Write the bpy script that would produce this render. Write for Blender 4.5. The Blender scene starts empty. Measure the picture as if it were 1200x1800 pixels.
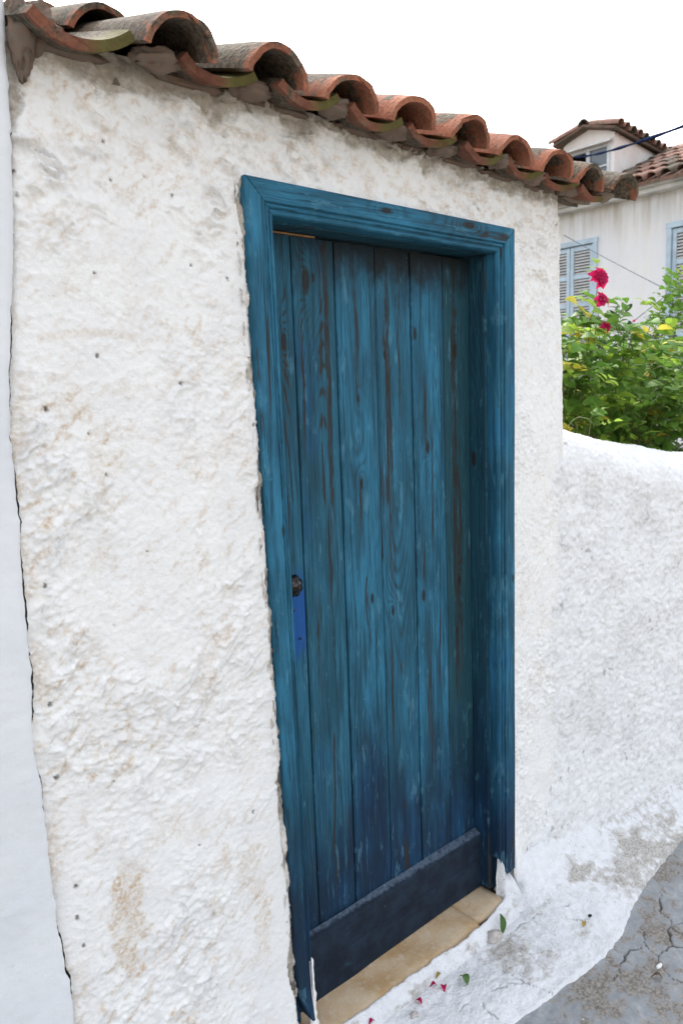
import bpy, math, random
import numpy as np
from mathutils import Matrix, Vector, Euler
R = math.radians
scene = bpy.context.scene
COL = scene.collection

# ------------------------------------------------------------------ camera
cam_d = bpy.data.cameras.new('camera')
cam = bpy.data.objects.new('camera', cam_d); COL.objects.link(cam)
_a, _b, _c = R(40.808), R(-8.640), R(-2.0565)
_f = Vector((math.sin(_a)*math.cos(_b), math.cos(_a)*math.cos(_b), math.sin(_b)))
_r0 = Vector((math.cos(_a), -math.sin(_a), 0)); _u0 = _r0.cross(_f)
_r = math.cos(_c)*_r0 + math.sin(_c)*_u0
_u = -math.sin(_c)*_r0 + math.cos(_c)*_u0
_m = Matrix((_r, _u, -_f)).transposed().to_4x4()
_m.translation = Vector((0, -1.45, 1.61))
cam.matrix_world = _m
cam_d.sensor_fit = 'HORIZONTAL'; cam_d.sensor_width = 15.7
cam_d.lens = 15.7*1339/1200
cam_d.clip_start = 0.05; cam_d.clip_end = 3000
cam_d.dof.use_dof = True; cam_d.dof.focus_distance = 2.0; cam_d.dof.aperture_fstop = 4.0
scene.camera = cam
scene.render.resolution_x, scene.render.resolution_y = 682, 1024

# ------------------------------------------------------------------ sky, sun, exposure
SUN_EL, SUN_AZ = 50, 25       # azimuth clockwise from +y: high, behind the wall
world = bpy.data.worlds.new('World'); scene.world = world; world.use_nodes = True
wn = world.node_tree; wn.nodes.clear()
w_out = wn.nodes.new('ShaderNodeOutputWorld'); w_bg = wn.nodes.new('ShaderNodeBackground')
w_sky = wn.nodes.new('ShaderNodeTexSky'); w_sky.sky_type = 'NISHITA'; w_sky.sun_disc = False
w_sky.sun_elevation = R(SUN_EL); w_sky.sun_rotation = R(SUN_AZ)
w_sky.dust_density = 4.0; w_sky.air_density = 1.2; w_sky.ozone_density = 1.0
w_hsv = wn.nodes.new('ShaderNodeHueSaturation'); w_hsv.inputs['Saturation'].default_value = 0.28   # thin high overcast
wn.links.new(w_sky.outputs[0], w_hsv.inputs['Color'])
wn.links.new(w_hsv.outputs[0], w_bg.inputs[0]); w_bg.inputs[1].default_value = 0.15
wn.links.new(w_bg.outputs[0], w_out.inputs[0])
sun_d = bpy.data.lights.new('sun', 'SUN'); sun_d.energy = 1.0; sun_d.angle = R(16); sun_d.color = (1.0, 0.95, 0.88)
sun = bpy.data.objects.new('sun', sun_d); COL.objects.link(sun)
_sd = Vector((math.sin(R(SUN_AZ))*math.cos(R(SUN_EL)), math.cos(R(SUN_AZ))*math.cos(R(SUN_EL)), math.sin(R(SUN_EL))))
sun.rotation_euler = _sd.to_track_quat('Z', 'Y').to_euler()
sun.location = _sd*20
vs = scene.view_settings
vs.view_transform = 'Standard'; vs.look = 'None'; vs.gamma = 1.0; vs.use_curve_mapping = False
vs.exposure = 1.85

# ------------------------------------------------------------------ numpy noise
def _hash(i, j, seed):
    h = (i.astype(np.int64)*374761393 + j.astype(np.int64)*668265263 + seed*1442695041) & 0xffffffff
    h = ((h ^ (h >> 13))*1274126177) & 0xffffffff
    return (h ^ (h >> 16)) & 0xffffffff
def perlin(x, y, seed=0):
    x = np.asarray(x, float); y = np.asarray(y, float)
    x, y = np.broadcast_arrays(x, y)
    i = np.floor(x).astype(np.int64); j = np.floor(y).astype(np.int64)
    fx = x-i; fy = y-j
    def g(a, b):
        t = _hash(i+a, j+b, seed)/4294967296.0*2*np.pi
        return np.cos(t)*(fx-a) + np.sin(t)*(fy-b)
    sx = fx*fx*fx*(fx*(fx*6-15)+10); sy = fy*fy*fy*(fy*(fy*6-15)+10)
    a = g(0, 0)*(1-sx) + g(1, 0)*sx; b = g(0, 1)*(1-sx) + g(1, 1)*sx
    return (a*(1-sy) + b*sy)*1.5
def fbm(x, y, o=4, seed=0, gain=.5):
    s = 0; a = 1.0
    for k in range(o):
        s = s + a*perlin(x*2**k, y*2**k, seed+k*17); a *= gain
    return s
def sstep(a, b, x):
    t = np.clip((x-a)/(b-a), 0, 1); return t*t*(3-2*t)

# ------------------------------------------------------------------ object helpers
PAR = {}
def setup(o, mat, parent):
    if mat is not None: o.data.materials.append(mat)
    COL.objects.link(o)
    if parent is not None:
        o.parent = parent; o.matrix_parent_inverse = Matrix.Translation(-PAR.get(parent.name, Vector((0, 0, 0))))
        PAR[o.name] = PAR.get(parent.name, Vector((0, 0, 0)))*0
    return o
def obj(name, V, F, mat, parent=None, smooth=True, attrs=None):
    me = bpy.data.meshes.new(name); me.from_pydata([tuple(v) for v in V], [], F)
    if smooth: me.shade_smooth()
    me.validate()
    if attrs:
        for k, a in attrs.items():
            at = me.attributes.new(k, 'FLOAT', 'POINT'); at.data.foreach_set('value', np.asarray(a, np.float32).ravel())
    return setup(bpy.data.objects.new(name, me), mat, parent)
def grid(name, P, mat, parent=None, keep=None, attrs=None, flip=False, smooth=True):
    n, m, _ = P.shape
    idx = np.arange(n*m).reshape(n, m)
    q = np.stack([idx[:-1, :-1], idx[1:, :-1], idx[1:, 1:], idx[:-1, 1:]], -1)
    if flip: q = q[..., ::-1]
    q = q[keep] if keep is not None else q.reshape(-1, 4)
    me = bpy.data.meshes.new(name)
    used = np.zeros(n*m, bool); used[q.ravel()] = True
    remap = np.cumsum(used)-1
    V = P.reshape(-1, 3)[used]; q = remap[q]
    me.vertices.add(len(V)); me.vertices.foreach_set('co', V.astype(np.float32).ravel())
    me.loops.add(q.size); me.loops.foreach_set('vertex_index', q.astype(np.int32).ravel())
    me.polygons.add(len(q)); me.polygons.foreach_set('loop_start', np.arange(0, q.size, 4, dtype=np.int32))
    me.polygons.foreach_set('loop_total', np.full(len(q), 4, np.int32))
    me.update(calc_edges=True)
    if smooth: me.shade_smooth()
    if attrs:
        for k, a in attrs.items():
            at = me.attributes.new(k, 'FLOAT', 'POINT'); at.data.foreach_set('value', a.ravel()[used].astype(np.float32))
    return setup(bpy.data.objects.new(name, me), mat, parent)
def empty(name, loc):
    o = bpy.data.objects.new(name, None); o.location = loc; o.empty_display_size = .1
    COL.objects.link(o); PAR[o.name] = Vector(loc); return o
def tag(o, label=None, cat=None, group=None, kind=None):
    if label: o['label'] = label
    if cat: o['category'] = cat
    if group: o['group'] = group
    if kind: o['kind'] = kind
    return o
def loft(sections, caps=True, closed=True):
    V = []; F = []
    n = len(sections[0])
    for s in sections: V += [tuple(p) for p in s]
    for k in range(len(sections)-1):
        for i in range(n if closed else n-1):
            j = (i+1) % n
            F.append((k*n+i, k*n+j, (k+1)*n+j, (k+1)*n+i))
    if caps and closed:
        F.append(tuple(range(n-1, -1, -1))); F.append(tuple((len(sections)-1)*n+i for i in range(n)))
    return V, F
def merge(parts):
    V = []; F = []
    for v, f in parts:
        o = len(V); V += list(v); F += [tuple(i+o for i in q) for q in f]
    return V, F
def box(x0, x1, y0, y1, z0, z1):
    V = [(x, y, z) for x in (x0, x1) for y in (y0, y1) for z in (z0, z1)]
    return V, [(0, 1, 3, 2), (4, 6, 7, 5), (0, 4, 5, 1), (2, 3, 7, 6), (0, 2, 6, 4), (1, 5, 7, 3)]
def bbox(x0, x1, y0, y1, z0, z1, b=.004):
    # box with chamfered edges along its longest axis and chamfered ends
    lo = np.array([x0, y0, z0], float); hi = np.array([x1, y1, z1], float); d = hi-lo
    ax = int(np.argmax(d)); a1, a2 = [k for k in range(3) if k != ax]
    def ring(t, ins):
        l1, h1, l2, h2 = lo[a1]+ins, hi[a1]-ins, lo[a2]+ins, hi[a2]-ins
        pts = [(l1+b, l2), (h1-b, l2), (h1, l2+b), (h1, h2-b), (h1-b, h2), (l1+b, h2), (l1, h2-b), (l1, l2+b)]
        out = []
        for p, q in pts:
            v = [0, 0, 0]; v[ax] = t; v[a1] = p; v[a2] = q; out.append(tuple(v))
        return out
    S = [ring(lo[ax], b*.6), ring(lo[ax]+b, 0), ring(hi[ax]-b, 0), ring(hi[ax], b*.6)]
    V, F = loft(S)
    if not ((a1, a2) in ((0, 1), (1, 2)) ): F = [tuple(reversed(f)) for f in F]
    return V, F
def tube(pts, rad, n=6):
    pts = [Vector(p) for p in pts]; S = []
    for i, p in enumerate(pts):
        t = (pts[min(i+1, len(pts)-1)]-pts[max(i-1, 0)]).normalized()
        a = t.cross(Vector((0, 0, 1)));
        if a.length < .1: a = t.cross(Vector((0, 1, 0)))
        a.normalize(); b = t.cross(a)
        r = rad[i] if hasattr(rad, '__len__') else rad
        S.append([p + a*r*math.cos(2*math.pi*k/n) + b*r*math.sin(2*math.pi*k/n) for k in range(n)])
    return loft(S)

# ------------------------------------------------------------------ shader helper
class S:
    def __init__(s, name, rough=.8, spec=.3):
        s.mat = bpy.data.materials.new(name); s.mat.use_nodes = True
        s.nt = s.mat.node_tree; s.b = s.nt.nodes['Principled BSDF']
        s.b.inputs['Roughness'].default_value = rough
        s.b.inputs['Specular IOR Level'].default_value = spec
        s.tc = s.nt.nodes.new('ShaderNodeTexCoord'); s.P = s.tc.outputs['Object']
    def put(s, sock, v):
        if isinstance(v, bpy.types.NodeSocket): s.nt.links.new(v, sock)
        else: sock.default_value = v
    def m(s, op, a, b=0.0, c=None, clamp=False):
        n = s.nt.nodes.new('ShaderNodeMath'); n.operation = op; n.use_clamp = clamp
        s.put(n.inputs[0], a); s.put(n.inputs[1], b)
        if c is not None: s.put(n.inputs[2], c)
        return n.outputs[0]
    def sep(s, v=None):
        n = s.nt.nodes.new('ShaderNodeSeparateXYZ'); s.put(n.inputs[0], v or s.P); return n.outputs
    def comb(s, x, y, z):
        n = s.nt.nodes.new('ShaderNodeCombineXYZ'); s.put(n.inputs[0], x); s.put(n.inputs[1], y); s.put(n.inputs[2], z); return n.outputs[0]
    def mapv(s, sc=(1, 1, 1), loc=(0, 0, 0), v=None, rot=(0, 0, 0)):
        n = s.nt.nodes.new('ShaderNodeMapping'); s.put(n.inputs['Vector'], v or s.P)
        n.inputs['Scale'].default_value = sc; n.inputs['Location'].default_value = loc; n.inputs['Rotation'].default_value = rot
        return n.outputs[0]
    def noise(s, sc, det=4, rough=.55, v=None, dist=0, col=False):
        n = s.nt.nodes.new('ShaderNodeTexNoise'); s.put(n.inputs['Vector'], v or s.P)
        n.inputs['Scale'].default_value = sc; n.inputs['Detail'].default_value = det
        n.inputs['Roughness'].default_value = rough; n.inputs['Distortion'].default_value = dist
        return n.outputs['Color' if col else 'Fac']
    def vor(s, sc, v=None, feat='F1', rnd=1.0):
        n = s.nt.nodes.new('ShaderNodeTexVoronoi'); n.feature = feat; s.put(n.inputs['Vector'], v or s.P)
        n.inputs['Scale'].default_value = sc; n.inputs['Randomness'].default_value = rnd
        return n.outputs['Distance']
    def step(s, a, b, x):
        n = s.nt.nodes.new('ShaderNodeMapRange'); n.interpolation_type = 'SMOOTHSTEP'
        s.put(n.inputs['Value'], x); n.inputs['From Min'].default_value = a; n.inputs['From Max'].default_value = b
        return n.outputs[0]
    def mix(s, f, a, b, mode='MIX'):
        n = s.nt.nodes.new('ShaderNodeMix'); n.data_type = 'RGBA'; n.blend_type = mode
        s.put(n.inputs[0], f)
        for k, v in ((6, a), (7, b)):
            s.put(n.inputs[k], v if isinstance(v, bpy.types.NodeSocket) else (*v, 1.0))
        return n.outputs[2]
    def attr(s, name):
        n = s.nt.nodes.new('ShaderNodeAttribute'); n.attribute_name = name; return n.outputs['Fac']
    def rnd(s):
        return s.nt.nodes.new('ShaderNodeObjectInfo').outputs['Random']
    def color(s, c): s.put(s.b.inputs['Base Color'], c if isinstance(c, bpy.types.NodeSocket) else (*c, 1.0))
    def rough(s, r): s.put(s.b.inputs['Roughness'], r)
    def bump(s, h, strength=.5, dist=.002):
        n = s.nt.nodes.new('ShaderNodeBump'); s.put(n.inputs['Height'], h)
        n.inputs['Strength'].default_value = strength; n.inputs['Distance'].default_value = dist
        s.nt.links.new(n.outputs[0], s.b.inputs['Normal'])

def mat_stucco(name, white=(.825, .82, .81), stain=(.50, .35, .20)):
    s = S(name, .92, .15)
    st = s.attr('stain'); mo = s.attr('mortar'); pit = s.attr('pit')
    n1 = s.noise(9, 5, .6); n2 = s.noise(120, 4, .6)
    c = s.mix(s.step(.35, .75, n1), white, tuple(v*k for v, k in zip(white, (.93, .93, .94))))
    c = s.mix(s.m('MULTIPLY', s.step(.45, .8, n2), .18), c, (.62, .58, .53))
    c = s.mix(s.m('MULTIPLY', st, s.step(.25, .65, n2)), c, stain)
    mc = s.mix(s.step(.3, .7, s.noise(28, 5, .65)), (.26, .22, .175), (.50, .455, .39))
    mc = s.mix(s.step(.55, .7, s.noise(14, 5, .65)), mc, (.16, .135, .105))
    c = s.mix(s.m('MULTIPLY', s.step(.30, .95, s.m('ADD', mo, s.m('MULTIPLY', s.m('SUBTRACT', s.noise(45, 5, .7), .5), 1.3))), .9), c, mc)
    c = s.mix(pit, c, (.06, .05, .04))
    s.color(c)
    h = s.m('ADD', s.m('MULTIPLY', s.noise(85, 5, .68), .75), s.m('MULTIPLY', s.noise(330, 3, .6), .25))
    s.bump(h, .62, .0075)
    return s.mat

def mat_wood(name, xc, seed, knots=(), tone=0.0, axis='z', wear=.5, dark=(), patches=(), navy=True, green=0.0, smudge=0.0, kindk='p'):
    """painted, weathered board; the grain is a tilted cut through growth rings, bulging round the knots"""
    s = S(name, .6, .12)
    o = s.sep(); X, Z = (s.m('ADD', o[0], o[1]), o[2]) if axis == 'z' else (s.m('ADD', o[2], o[1]), o[0])
    wob = s.noise(1.0, 2, .5, v=s.comb(s.m('MULTIPLY', X, 9.0), seed*3.7, s.m('MULTIPLY', Z, 1.6)))
    lo = s.noise(1.0, 1, .5, v=s.comb(seed*1.3, 2.2, s.m('MULTIPLY', Z, .75)))
    yo = s.m('ADD', s.m('MULTIPLY_ADD', lo, .11, .012), s.m('MULTIPLY', wob, .018))
    off = {'p': .090, 'c': -.018, 'j': .10}[kindk]
    kn = 0.0
    for kx, kz, r in knots:
        dx = s.m('DIVIDE', s.m('SUBTRACT', X, kx+off), r); dz = s.m('DIVIDE', s.m('SUBTRACT', Z, kz), r*2.6)
        d2 = s.m('ADD', s.m('MULTIPLY', dx, dx), s.m('MULTIPLY', dz, dz))
        e = s.m('DIVIDE', 1.0, s.m('MULTIPLY_ADD', d2, .35, 1.0))
        yo = s.m('MULTIPLY_ADD', e, .050*r/.02, yo)
        core = s.step(.74, .92, s.m('ADD', e, s.m('MULTIPLY', s.m('SUBTRACT', s.noise(60, 3), .5), .2)))
        kn = core if kn == 0.0 else s.m('MAXIMUM', kn, core)
    xx = s.m('SUBTRACT', X, xc + off + .015*math.sin(seed*5))
    rr = s.m('SQRT', s.m('ADD', s.m('MULTIPLY', xx, xx), s.m('MULTIPLY', yo, yo)))
    ph = s.m('MULTIPLY', rr, 2*math.pi/.0052)
    ring = s.m('MULTIPLY_ADD', s.m('SINE', ph), .5, .5)
    ring = s.m('POWER', ring, 2.2)
    fib = s.noise(1.0, 3, .65, v=s.comb(s.m('MULTIPLY', X, 420.), seed*9.1, s.m('MULTIPLY', Z, 9.)))
    fib2 = s.noise(1.0, 4, .7, v=s.comb(s.m('MULTIPLY', X, 60.), seed*4.3, s.m('MULTIPLY', Z, 2.6)))
    blot = s.noise(1.0, 4, .6, v=s.comb(s.m('MULTIPLY', X, 16.), seed*2.9, s.m('MULTIPLY', Z, 3.2)))
    big = s.noise(1.0, 3, .6, v=s.comb(s.m('MULTIPLY', X, 7.), seed*.6, s.m('MULTIPLY', Z, 1.9)))
    # paint tones
    teal = s.mix(s.step(.3, .7, blot), (.015, .080, .132), (.036, .182, .300))
    teal = s.mix(s.step(.50, .70, fib2), teal, (.011, .050, .080))
    teal = s.mix(s.m('MULTIPLY', s.step(.58, .74, big), .75), teal, (.018, .105, .265))
    teal = s.mix(s.m('MULTIPLY', s.step(.60, .78, s.noise(1.0, 4, .65, v=s.comb(s.m('MULTIPLY', X, 22.), seed*7.9+3, s.m('MULTIPLY', Z, 4.5)))), .6), teal, (.075, .27, .37))
    if green: teal = s.mix(green, teal, (.020, .066, .066))
    if tone: teal = s.mix(tone, teal, (.012, .050, .085))
    if navy:
        edge = s.m('ADD', Z, s.m('MULTIPLY', s.m('SUBTRACT', fib2, .5), .55))
        edge = s.m('ADD', edge, s.m('MULTIPLY', s.m('SUBTRACT', big, .5), .9))
        nv = s.step(.66, .22, edge)
        teal = s.mix(nv, teal, s.mix(s.step(.4, .7, blot), (.008, .022, .050), (.011, .052, .118)))
    # grain showing dark through the paint
    g = s.m('MULTIPLY', ring, s.step(.30, .70, s.noise(1.0, 3, .6, v=s.comb(s.m('MULTIPLY', X, 12.), seed*8.1, s.m('MULTIPLY', Z, 1.5)))))
    c = s.mix(s.m('MULTIPLY', g, .50), teal, (.016, .030, .035))
    c = s.mix(s.m('MULTIPLY', s.step(.5, .75, fib), .42), c, (.010, .03, .045))
    scr = s.noise(1.0, 5, .75, v=s.comb(s.m('MULTIPLY', X, 190.), seed*6.3, s.m('MULTIPLY', Z, 5.5)))
    c = s.mix(s.m('MULTIPLY', s.step(.54, .62, scr), .62), c, (.009, .026, .038))
    c = s.mix(s.m('MULTIPLY', s.step(.42, .31, scr), .45), c, (.085, .27, .37))
    chal = s.noise(1.0, 5, .7, v=s.comb(s.m('MULTIPLY', X, 34.), seed*3.3+7, s.m('MULTIPLY', Z, 8.)))
    c = s.mix(s.m('MULTIPLY', s.step(.58, .66, chal), .34), c, (.10, .26, .36))
    # worn strips of bare dark wood
    wr = s.noise(1.0, 4, .62, v=s.comb(s.m('MULTIPLY', X, 26.), seed*5.5, s.m('MULTIPLY', Z, 1.3)))
    wm = s.step(.675-.10*wear, .715-.10*wear, s.m('ADD', s.m('MULTIPLY_ADD', ring, .07, wr), s.m('MULTIPLY_ADD', fib, .10, -.05)))
    c = s.mix(s.m('MULTIPLY', wm, .85), c, s.mix(fib, (.014, .014, .014), (.046, .038, .031)))
    for dx0, dz0, dz1, w in dark:      # single long scars: centre line x, from z, to z, half width
        xw = s.m('ABSOLUTE', s.m('SUBTRACT', s.m('ADD', X, s.m('MULTIPLY', s.m('SUBTRACT', s.noise(1.0, 2, .5, v=s.comb(0.0, seed, s.m('MULTIPLY', Z, 9.))), .5), .02)), dx0+off))
        zin = s.m('MULTIPLY', s.step(dz0-.03, dz0+.12, Z), s.step(dz1+.03, dz1-.14, Z))
        zin = s.m('MULTIPLY', zin, s.m('MULTIPLY', s.step(.34, .52, fib2), s.step(.30, .48, s.noise(1.0, 4, .7, v=s.comb(s.m('MULTIPLY', X, 110.), seed*2., s.m('MULTIPLY', Z, 14.))))))
        dm = s.m('MULTIPLY', s.step(w, w*.6, s.m('ADD', xw, s.m('MULTIPLY', s.m('SUBTRACT', fib2, .45), w*1.6))), zin)
        c = s.mix(s.m('MULTIPLY', dm, .9), c, s.mix(fib, (.014, .013, .012), (.044, .034, .026)))
    for bx, bz, rx, rz, col in patches:
        ex = s.m('DIVIDE', s.m('SUBTRACT', X, bx+off), rx); ez = s.m('DIVIDE', s.m('SUBTRACT', Z, bz), rz)
        dd = s.m('ADD', s.m('MULTIPLY', ex, ex), s.m('MULTIPLY', ez, ez))
        c = s.mix(s.m('MULTIPLY', s.step(1.5, .2, s.m('ADD', dd, s.m('MULTIPLY', s.m('SUBTRACT', fib2, .5), 2.4))), .9), c, col)
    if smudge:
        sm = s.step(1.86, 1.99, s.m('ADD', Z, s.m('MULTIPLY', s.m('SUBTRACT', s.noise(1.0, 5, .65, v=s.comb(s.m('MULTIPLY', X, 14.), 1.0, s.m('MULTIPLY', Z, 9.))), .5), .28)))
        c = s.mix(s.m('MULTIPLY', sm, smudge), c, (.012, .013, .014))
    if knots: c = s.mix(s.m('MULTIPLY', kn, .85), c, (.022, .016, .011))
    # flecks: bits of lime splashed on and chipped paint
    fl = s.vor(48, v=s.mapv((1, 1, .45), (seed, seed*.7, 0)))
    fl = s.m('MULTIPLY', s.step(.075, .03, s.m('MULTIPLY_ADD', s.noise(160, 3), .06, fl)), s.step(.48, .58, s.noise(5, 3)))
    c = s.mix(fl, c, (.42, .46, .46))
    s.color(c)
    s.rough(s.m('MULTIPLY_ADD', s.step(.3, .7, blot), .22, .5))
    hh = s.m('ADD', s.m('MULTIPLY', ring, -.35), s.m('ADD', s.m('MULTIPLY', fib, .5), s.m('MULTIPLY', wm, -.4)))
    s.bump(hh, .35, .0016)
    return s.mat

def mat_tile(name, base=(.31, .120, .070), darkness=.5, moss=0.0, crown=True):
    s = S(name, .9, .2)
    rnd = s.rnd()
    v = s.comb(*[s.m('MULTIPLY_ADD', rnd, 17.3*(k+1), s.sep()[k]) for k in range(3)])
    n1 = s.noise(11, 5, .65, v=v); n2 = s.noise(38, 5, .65, v=v); n3 = s.noise(5, 3, .5, v=v)
    c = s.mix(s.step(.3, .7, n1), tuple(k*.75 for k in base), tuple(min(1, k*1.3) for k in base))
    c = s.mix(s.m('MULTIPLY', s.step(.5, .75, n2), .5), c, (.30, .20, .14))
    # black lichen crust on the weathered back of the tile, more on some tiles than others
    z = s.sep()[2]; y = s.sep()[1]
    if crown:
        oi = s.nt.nodes.new('ShaderNodeObjectInfo'); dk = s.sep(oi.outputs['Color'])[0]
    else: dk = rnd
    lev = s.m('ADD', s.m('MULTIPLY', n1, .75), s.m('ADD', s.m('MULTIPLY', n2, .40), s.m('MULTIPLY', dk, .50)))
    if crown: lev = s.m('ADD', lev, s.m('MULTIPLY_ADD', s.step(.0, .05, y), .20, s.m('MULTIPLY', s.step(.02, .075, z), .12)))
    lm = s.step(1.10-.35*darkness, 1.20-.35*darkness, lev)
    sp = s.step(.47, .60, s.noise(120, 4, .7, v=v))
    c = s.mix(s.m('MULTIPLY', sp, .35), c, (.07, .045, .03))
    lm = s.m('MULTIPLY', lm, s.step(.22, .45, s.noise(60, 4, .7, v=v)))
    c = s.mix(s.m('MULTIPLY', lm, .92), c, s.mix(s.step(.30, .70, s.noise(95, 4, .7, v=v)), (.020, .019, .016), s.mix(n3, (.16, .145, .09), (.12, .12, .105))))
    lw = s.step(.075, .04, s.vor(16, v=v)); lw = s.m('MULTIPLY', lw, s.step(.52, .6, n3))
    c = s.mix(lw, c, (.45, .45, .38))
    if moss:
        mm = s.step(.56-.12*moss, .64-.12*moss, s.m('MULTIPLY_ADD', n2, .5, s.m('MULTIPLY', n1, .5)))
        mm = s.m('MULTIPLY', mm, s.m('MULTIPLY', s.step(.11, .03, y), s.step(-.01, .04, s.sep()[0])))
        c = s.mix(mm, c, s.mix(n2, (.055, .055, .018), (.17, .145, .05)))
    s.color(c)
    s.bump(s.m('ADD', n2, s.m('MULTIPLY', s.noise(140, 3, .6), .5)), .8, .007)
    return s.mat

def mat_plain(name, col, rough=.8, var=.15, sc=12, bump=.3, col2=None, spec=.3):
    s = S(name, rough, spec)
    n = s.noise(sc, 5, .6)
    a = tuple(v*(1-var) for v in col); b = tuple(min(1, v*(1+var)) for v in col) if col2 is None else col2
    s.color(s.mix(s.step(.3, .7, n), a, b))
    s.bump(s.noise(sc*9, 4, .6), bump, .002)
    return s.mat

def mat_leaf(name, col, trans=.35):
    s = S(name, .55, .2)
    n = s.noise(60, 2); r = s.rnd()
    c = s.mix(s.step(.2, .8, n), tuple(v*.75 for v in col), tuple(v*1.25 for v in col))
    c = s.mix(s.m('MULTIPLY', r, .5), c, tuple(v*k for v, k in zip(col, (.75, .95, .9))))
    s.color(c)
    tr = s.nt.nodes.new('ShaderNodeBsdfTranslucent'); s.put(tr.inputs[0], s.mix(.5, c, tuple(min(1, v*1.7) for v in col)))
    mx = s.nt.nodes.new('ShaderNodeMixShader'); mx.inputs[0].default_value = trans
    out = s.nt.nodes['Material Output']
    s.nt.links.new(s.b.outputs[0], mx.inputs[1]); s.nt.links.new(tr.outputs[0], mx.inputs[2]); s.nt.links.new(mx.outputs[0], out.inputs[0])
    return s.mat

M = {}
M['stucco'] = mat_stucco('stucco')
M['stucco_low'] = mat_stucco('stucco_low', (.80, .802, .805), (.40, .36, .33))
M['gap'] = mat_plain('dark_joint', (.030, .026, .022), .95, .3, 30, .8)
M['mortar'] = mat_plain('mortar', (.15, .13, .105), .95, .4, 30, .8)
M['tile'] = mat_tile('terracotta', darkness=.42)
M['tile_moss'] = mat_tile('terracotta_mossy', base=(.19, .075, .048), darkness=.75, moss=1.4)
M['tile_far'] = mat_tile('terracotta_far', base=(.24, .135, .105), darkness=.95, crown=False)

# ================================================================== SETTING: ground
# the lane: grey worn paint on cracked cement
def lane_z(x, y):
    return -.118 + .012*sstep(2.1, 3.2, x) + .010*fbm(x*1.8, y*1.8, 3, 91) + .0022*fbm(x*22, y*22, 3, 92)
CRACKS = [  # pavement cracks, plan coordinates
    [(1.62, -.86), (1.78, -.72), (1.93, -.64), (2.02, -.60), (2.10, -.55), (2.20, -.56), (2.34, -.50), (2.5, -.52), (2.8, -.45)],
    [(2.02, -.60), (2.00, -.53), (2.06, -.47), (2.08, -.41), (2.15, -.36)],
    [(2.06, -.47), (2.14, -.47), (2.22, -.43), (2.30, -.45)],
    [(2.08, -.41), (1.98, -.40), (1.90, -.42)],
    [(2.20, -.56), (2.22, -.49), (2.22, -.43), (2.27, -.37), (2.36, -.33)],
    [(2.10, -.55), (2.16, -.52), (2.14, -.47)],
    [(2.34, -.50), (2.30, -.45), (2.38, -.40)],
]
def poly_dist(x, y, line):
    d = np.full(x.shape, 9.0)
    for (ax, ay), (bx, by) in zip(line[:-1], line[1:]):
        t = np.clip(((x-ax)*(bx-ax)+(y-ay)*(by-ay))/((bx-ax)**2+(by-ay)**2), 0, 1)
        d = np.minimum(d, np.hypot(x-ax-t*(bx-ax), y-ay-t*(by-ay)))
    return d
xs = np.concatenate([np.arange(.2, 1.3, .02), np.arange(1.3, 2.7, .004), np.arange(2.7, 4.2, .015)])
ys = np.concatenate([np.arange(-2.2, -.95, .03), np.arange(-.95, -.16, .004), np.arange(-.16, .05, .03)])
X, Y = np.meshgrid(xs, ys, indexing='ij')
wx = X + .018*fbm(X*14, Y*14, 3, 5); wy = Y + .018*fbm(X*14, Y*14, 3, 6)
cd = np.full(X.shape, 9.0)
for ln in CRACKS: cd = np.minimum(cd, poly_dist(wx, wy, ln))
cw = .0009 + .0022*sstep(-.2, .5, perlin(X*9, Y*9, 8))
crack = sstep(cw*1.6, cw*.5, cd)
Zl = lane_z(X, Y) - .006*crack
s = S('lane_paint', .55, .35)
n1 = s.noise(6, 5, .65); n2 = s.noise(26, 5, .65); n3 = s.noise(110, 4, .6)
c = s.mix(s.step(.35, .65, n2), (.23, .247, .262), (.33, .348, .362))
ow = s.m('ADD', s.m('MULTIPLY', n1, .6), s.m('MULTIPLY', n2, .4))
bare = s.mix(s.step(.35, .65, n3), (.13, .115, .10), (.29, .265, .235))
c = s.mix(s.step(.46, .55, s.m('ADD', ow, s.m('MULTIPLY', s.m('SUBTRACT', n3, .5), .10))), c, bare)
c = s.mix(s.step(.052, .03, s.vor(13)), c, (.55, .57, .58))
c = s.mix(s.m('MULTIPLY', s.attr('crack'), .9), c, (.028, .024, .02))
s.color(c); s.rough(s.m('MULTIPLY_ADD', n2, .4, .28)); s.bump(s.m('ADD', n2, n3), .5, .004)
M['lane'] = s.mat
lane = grid('pavement', np.stack([X, Y, Zl], -1), M['lane'], attrs={'crack': crack})
tag(lane, kind='structure')
# wide ground sheet reaching the horizon, under everything
gs = S('ground_earth', .95, .1)
gs.color(gs.mix(gs.noise(3, 5), (.16, .14, .11), (.26, .24, .21)))
M['earth'] = gs.mat
gv = [(-900, -900, -.19), (900, -900, -.19), (900, 900, -.19), (-900, 900, -.19)]
tag(obj('ground', gv, [(0, 1, 2, 3)], M['earth']), kind='structure')
# garden soil behind the low wall
gx, gy = np.meshgrid(np.linspace(2.3, 10.9, 60), np.linspace(.32, 9, 60), indexing='ij')
M['soil'] = mat_plain('soil', (.10, .075, .05), .95, .4, 8, .8)
tag(grid('garden_soil', np.stack([gx, gy, .35+.06*fbm(gx*2, gy*2, 3, 4)], -1), M['soil']), kind='structure')

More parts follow.
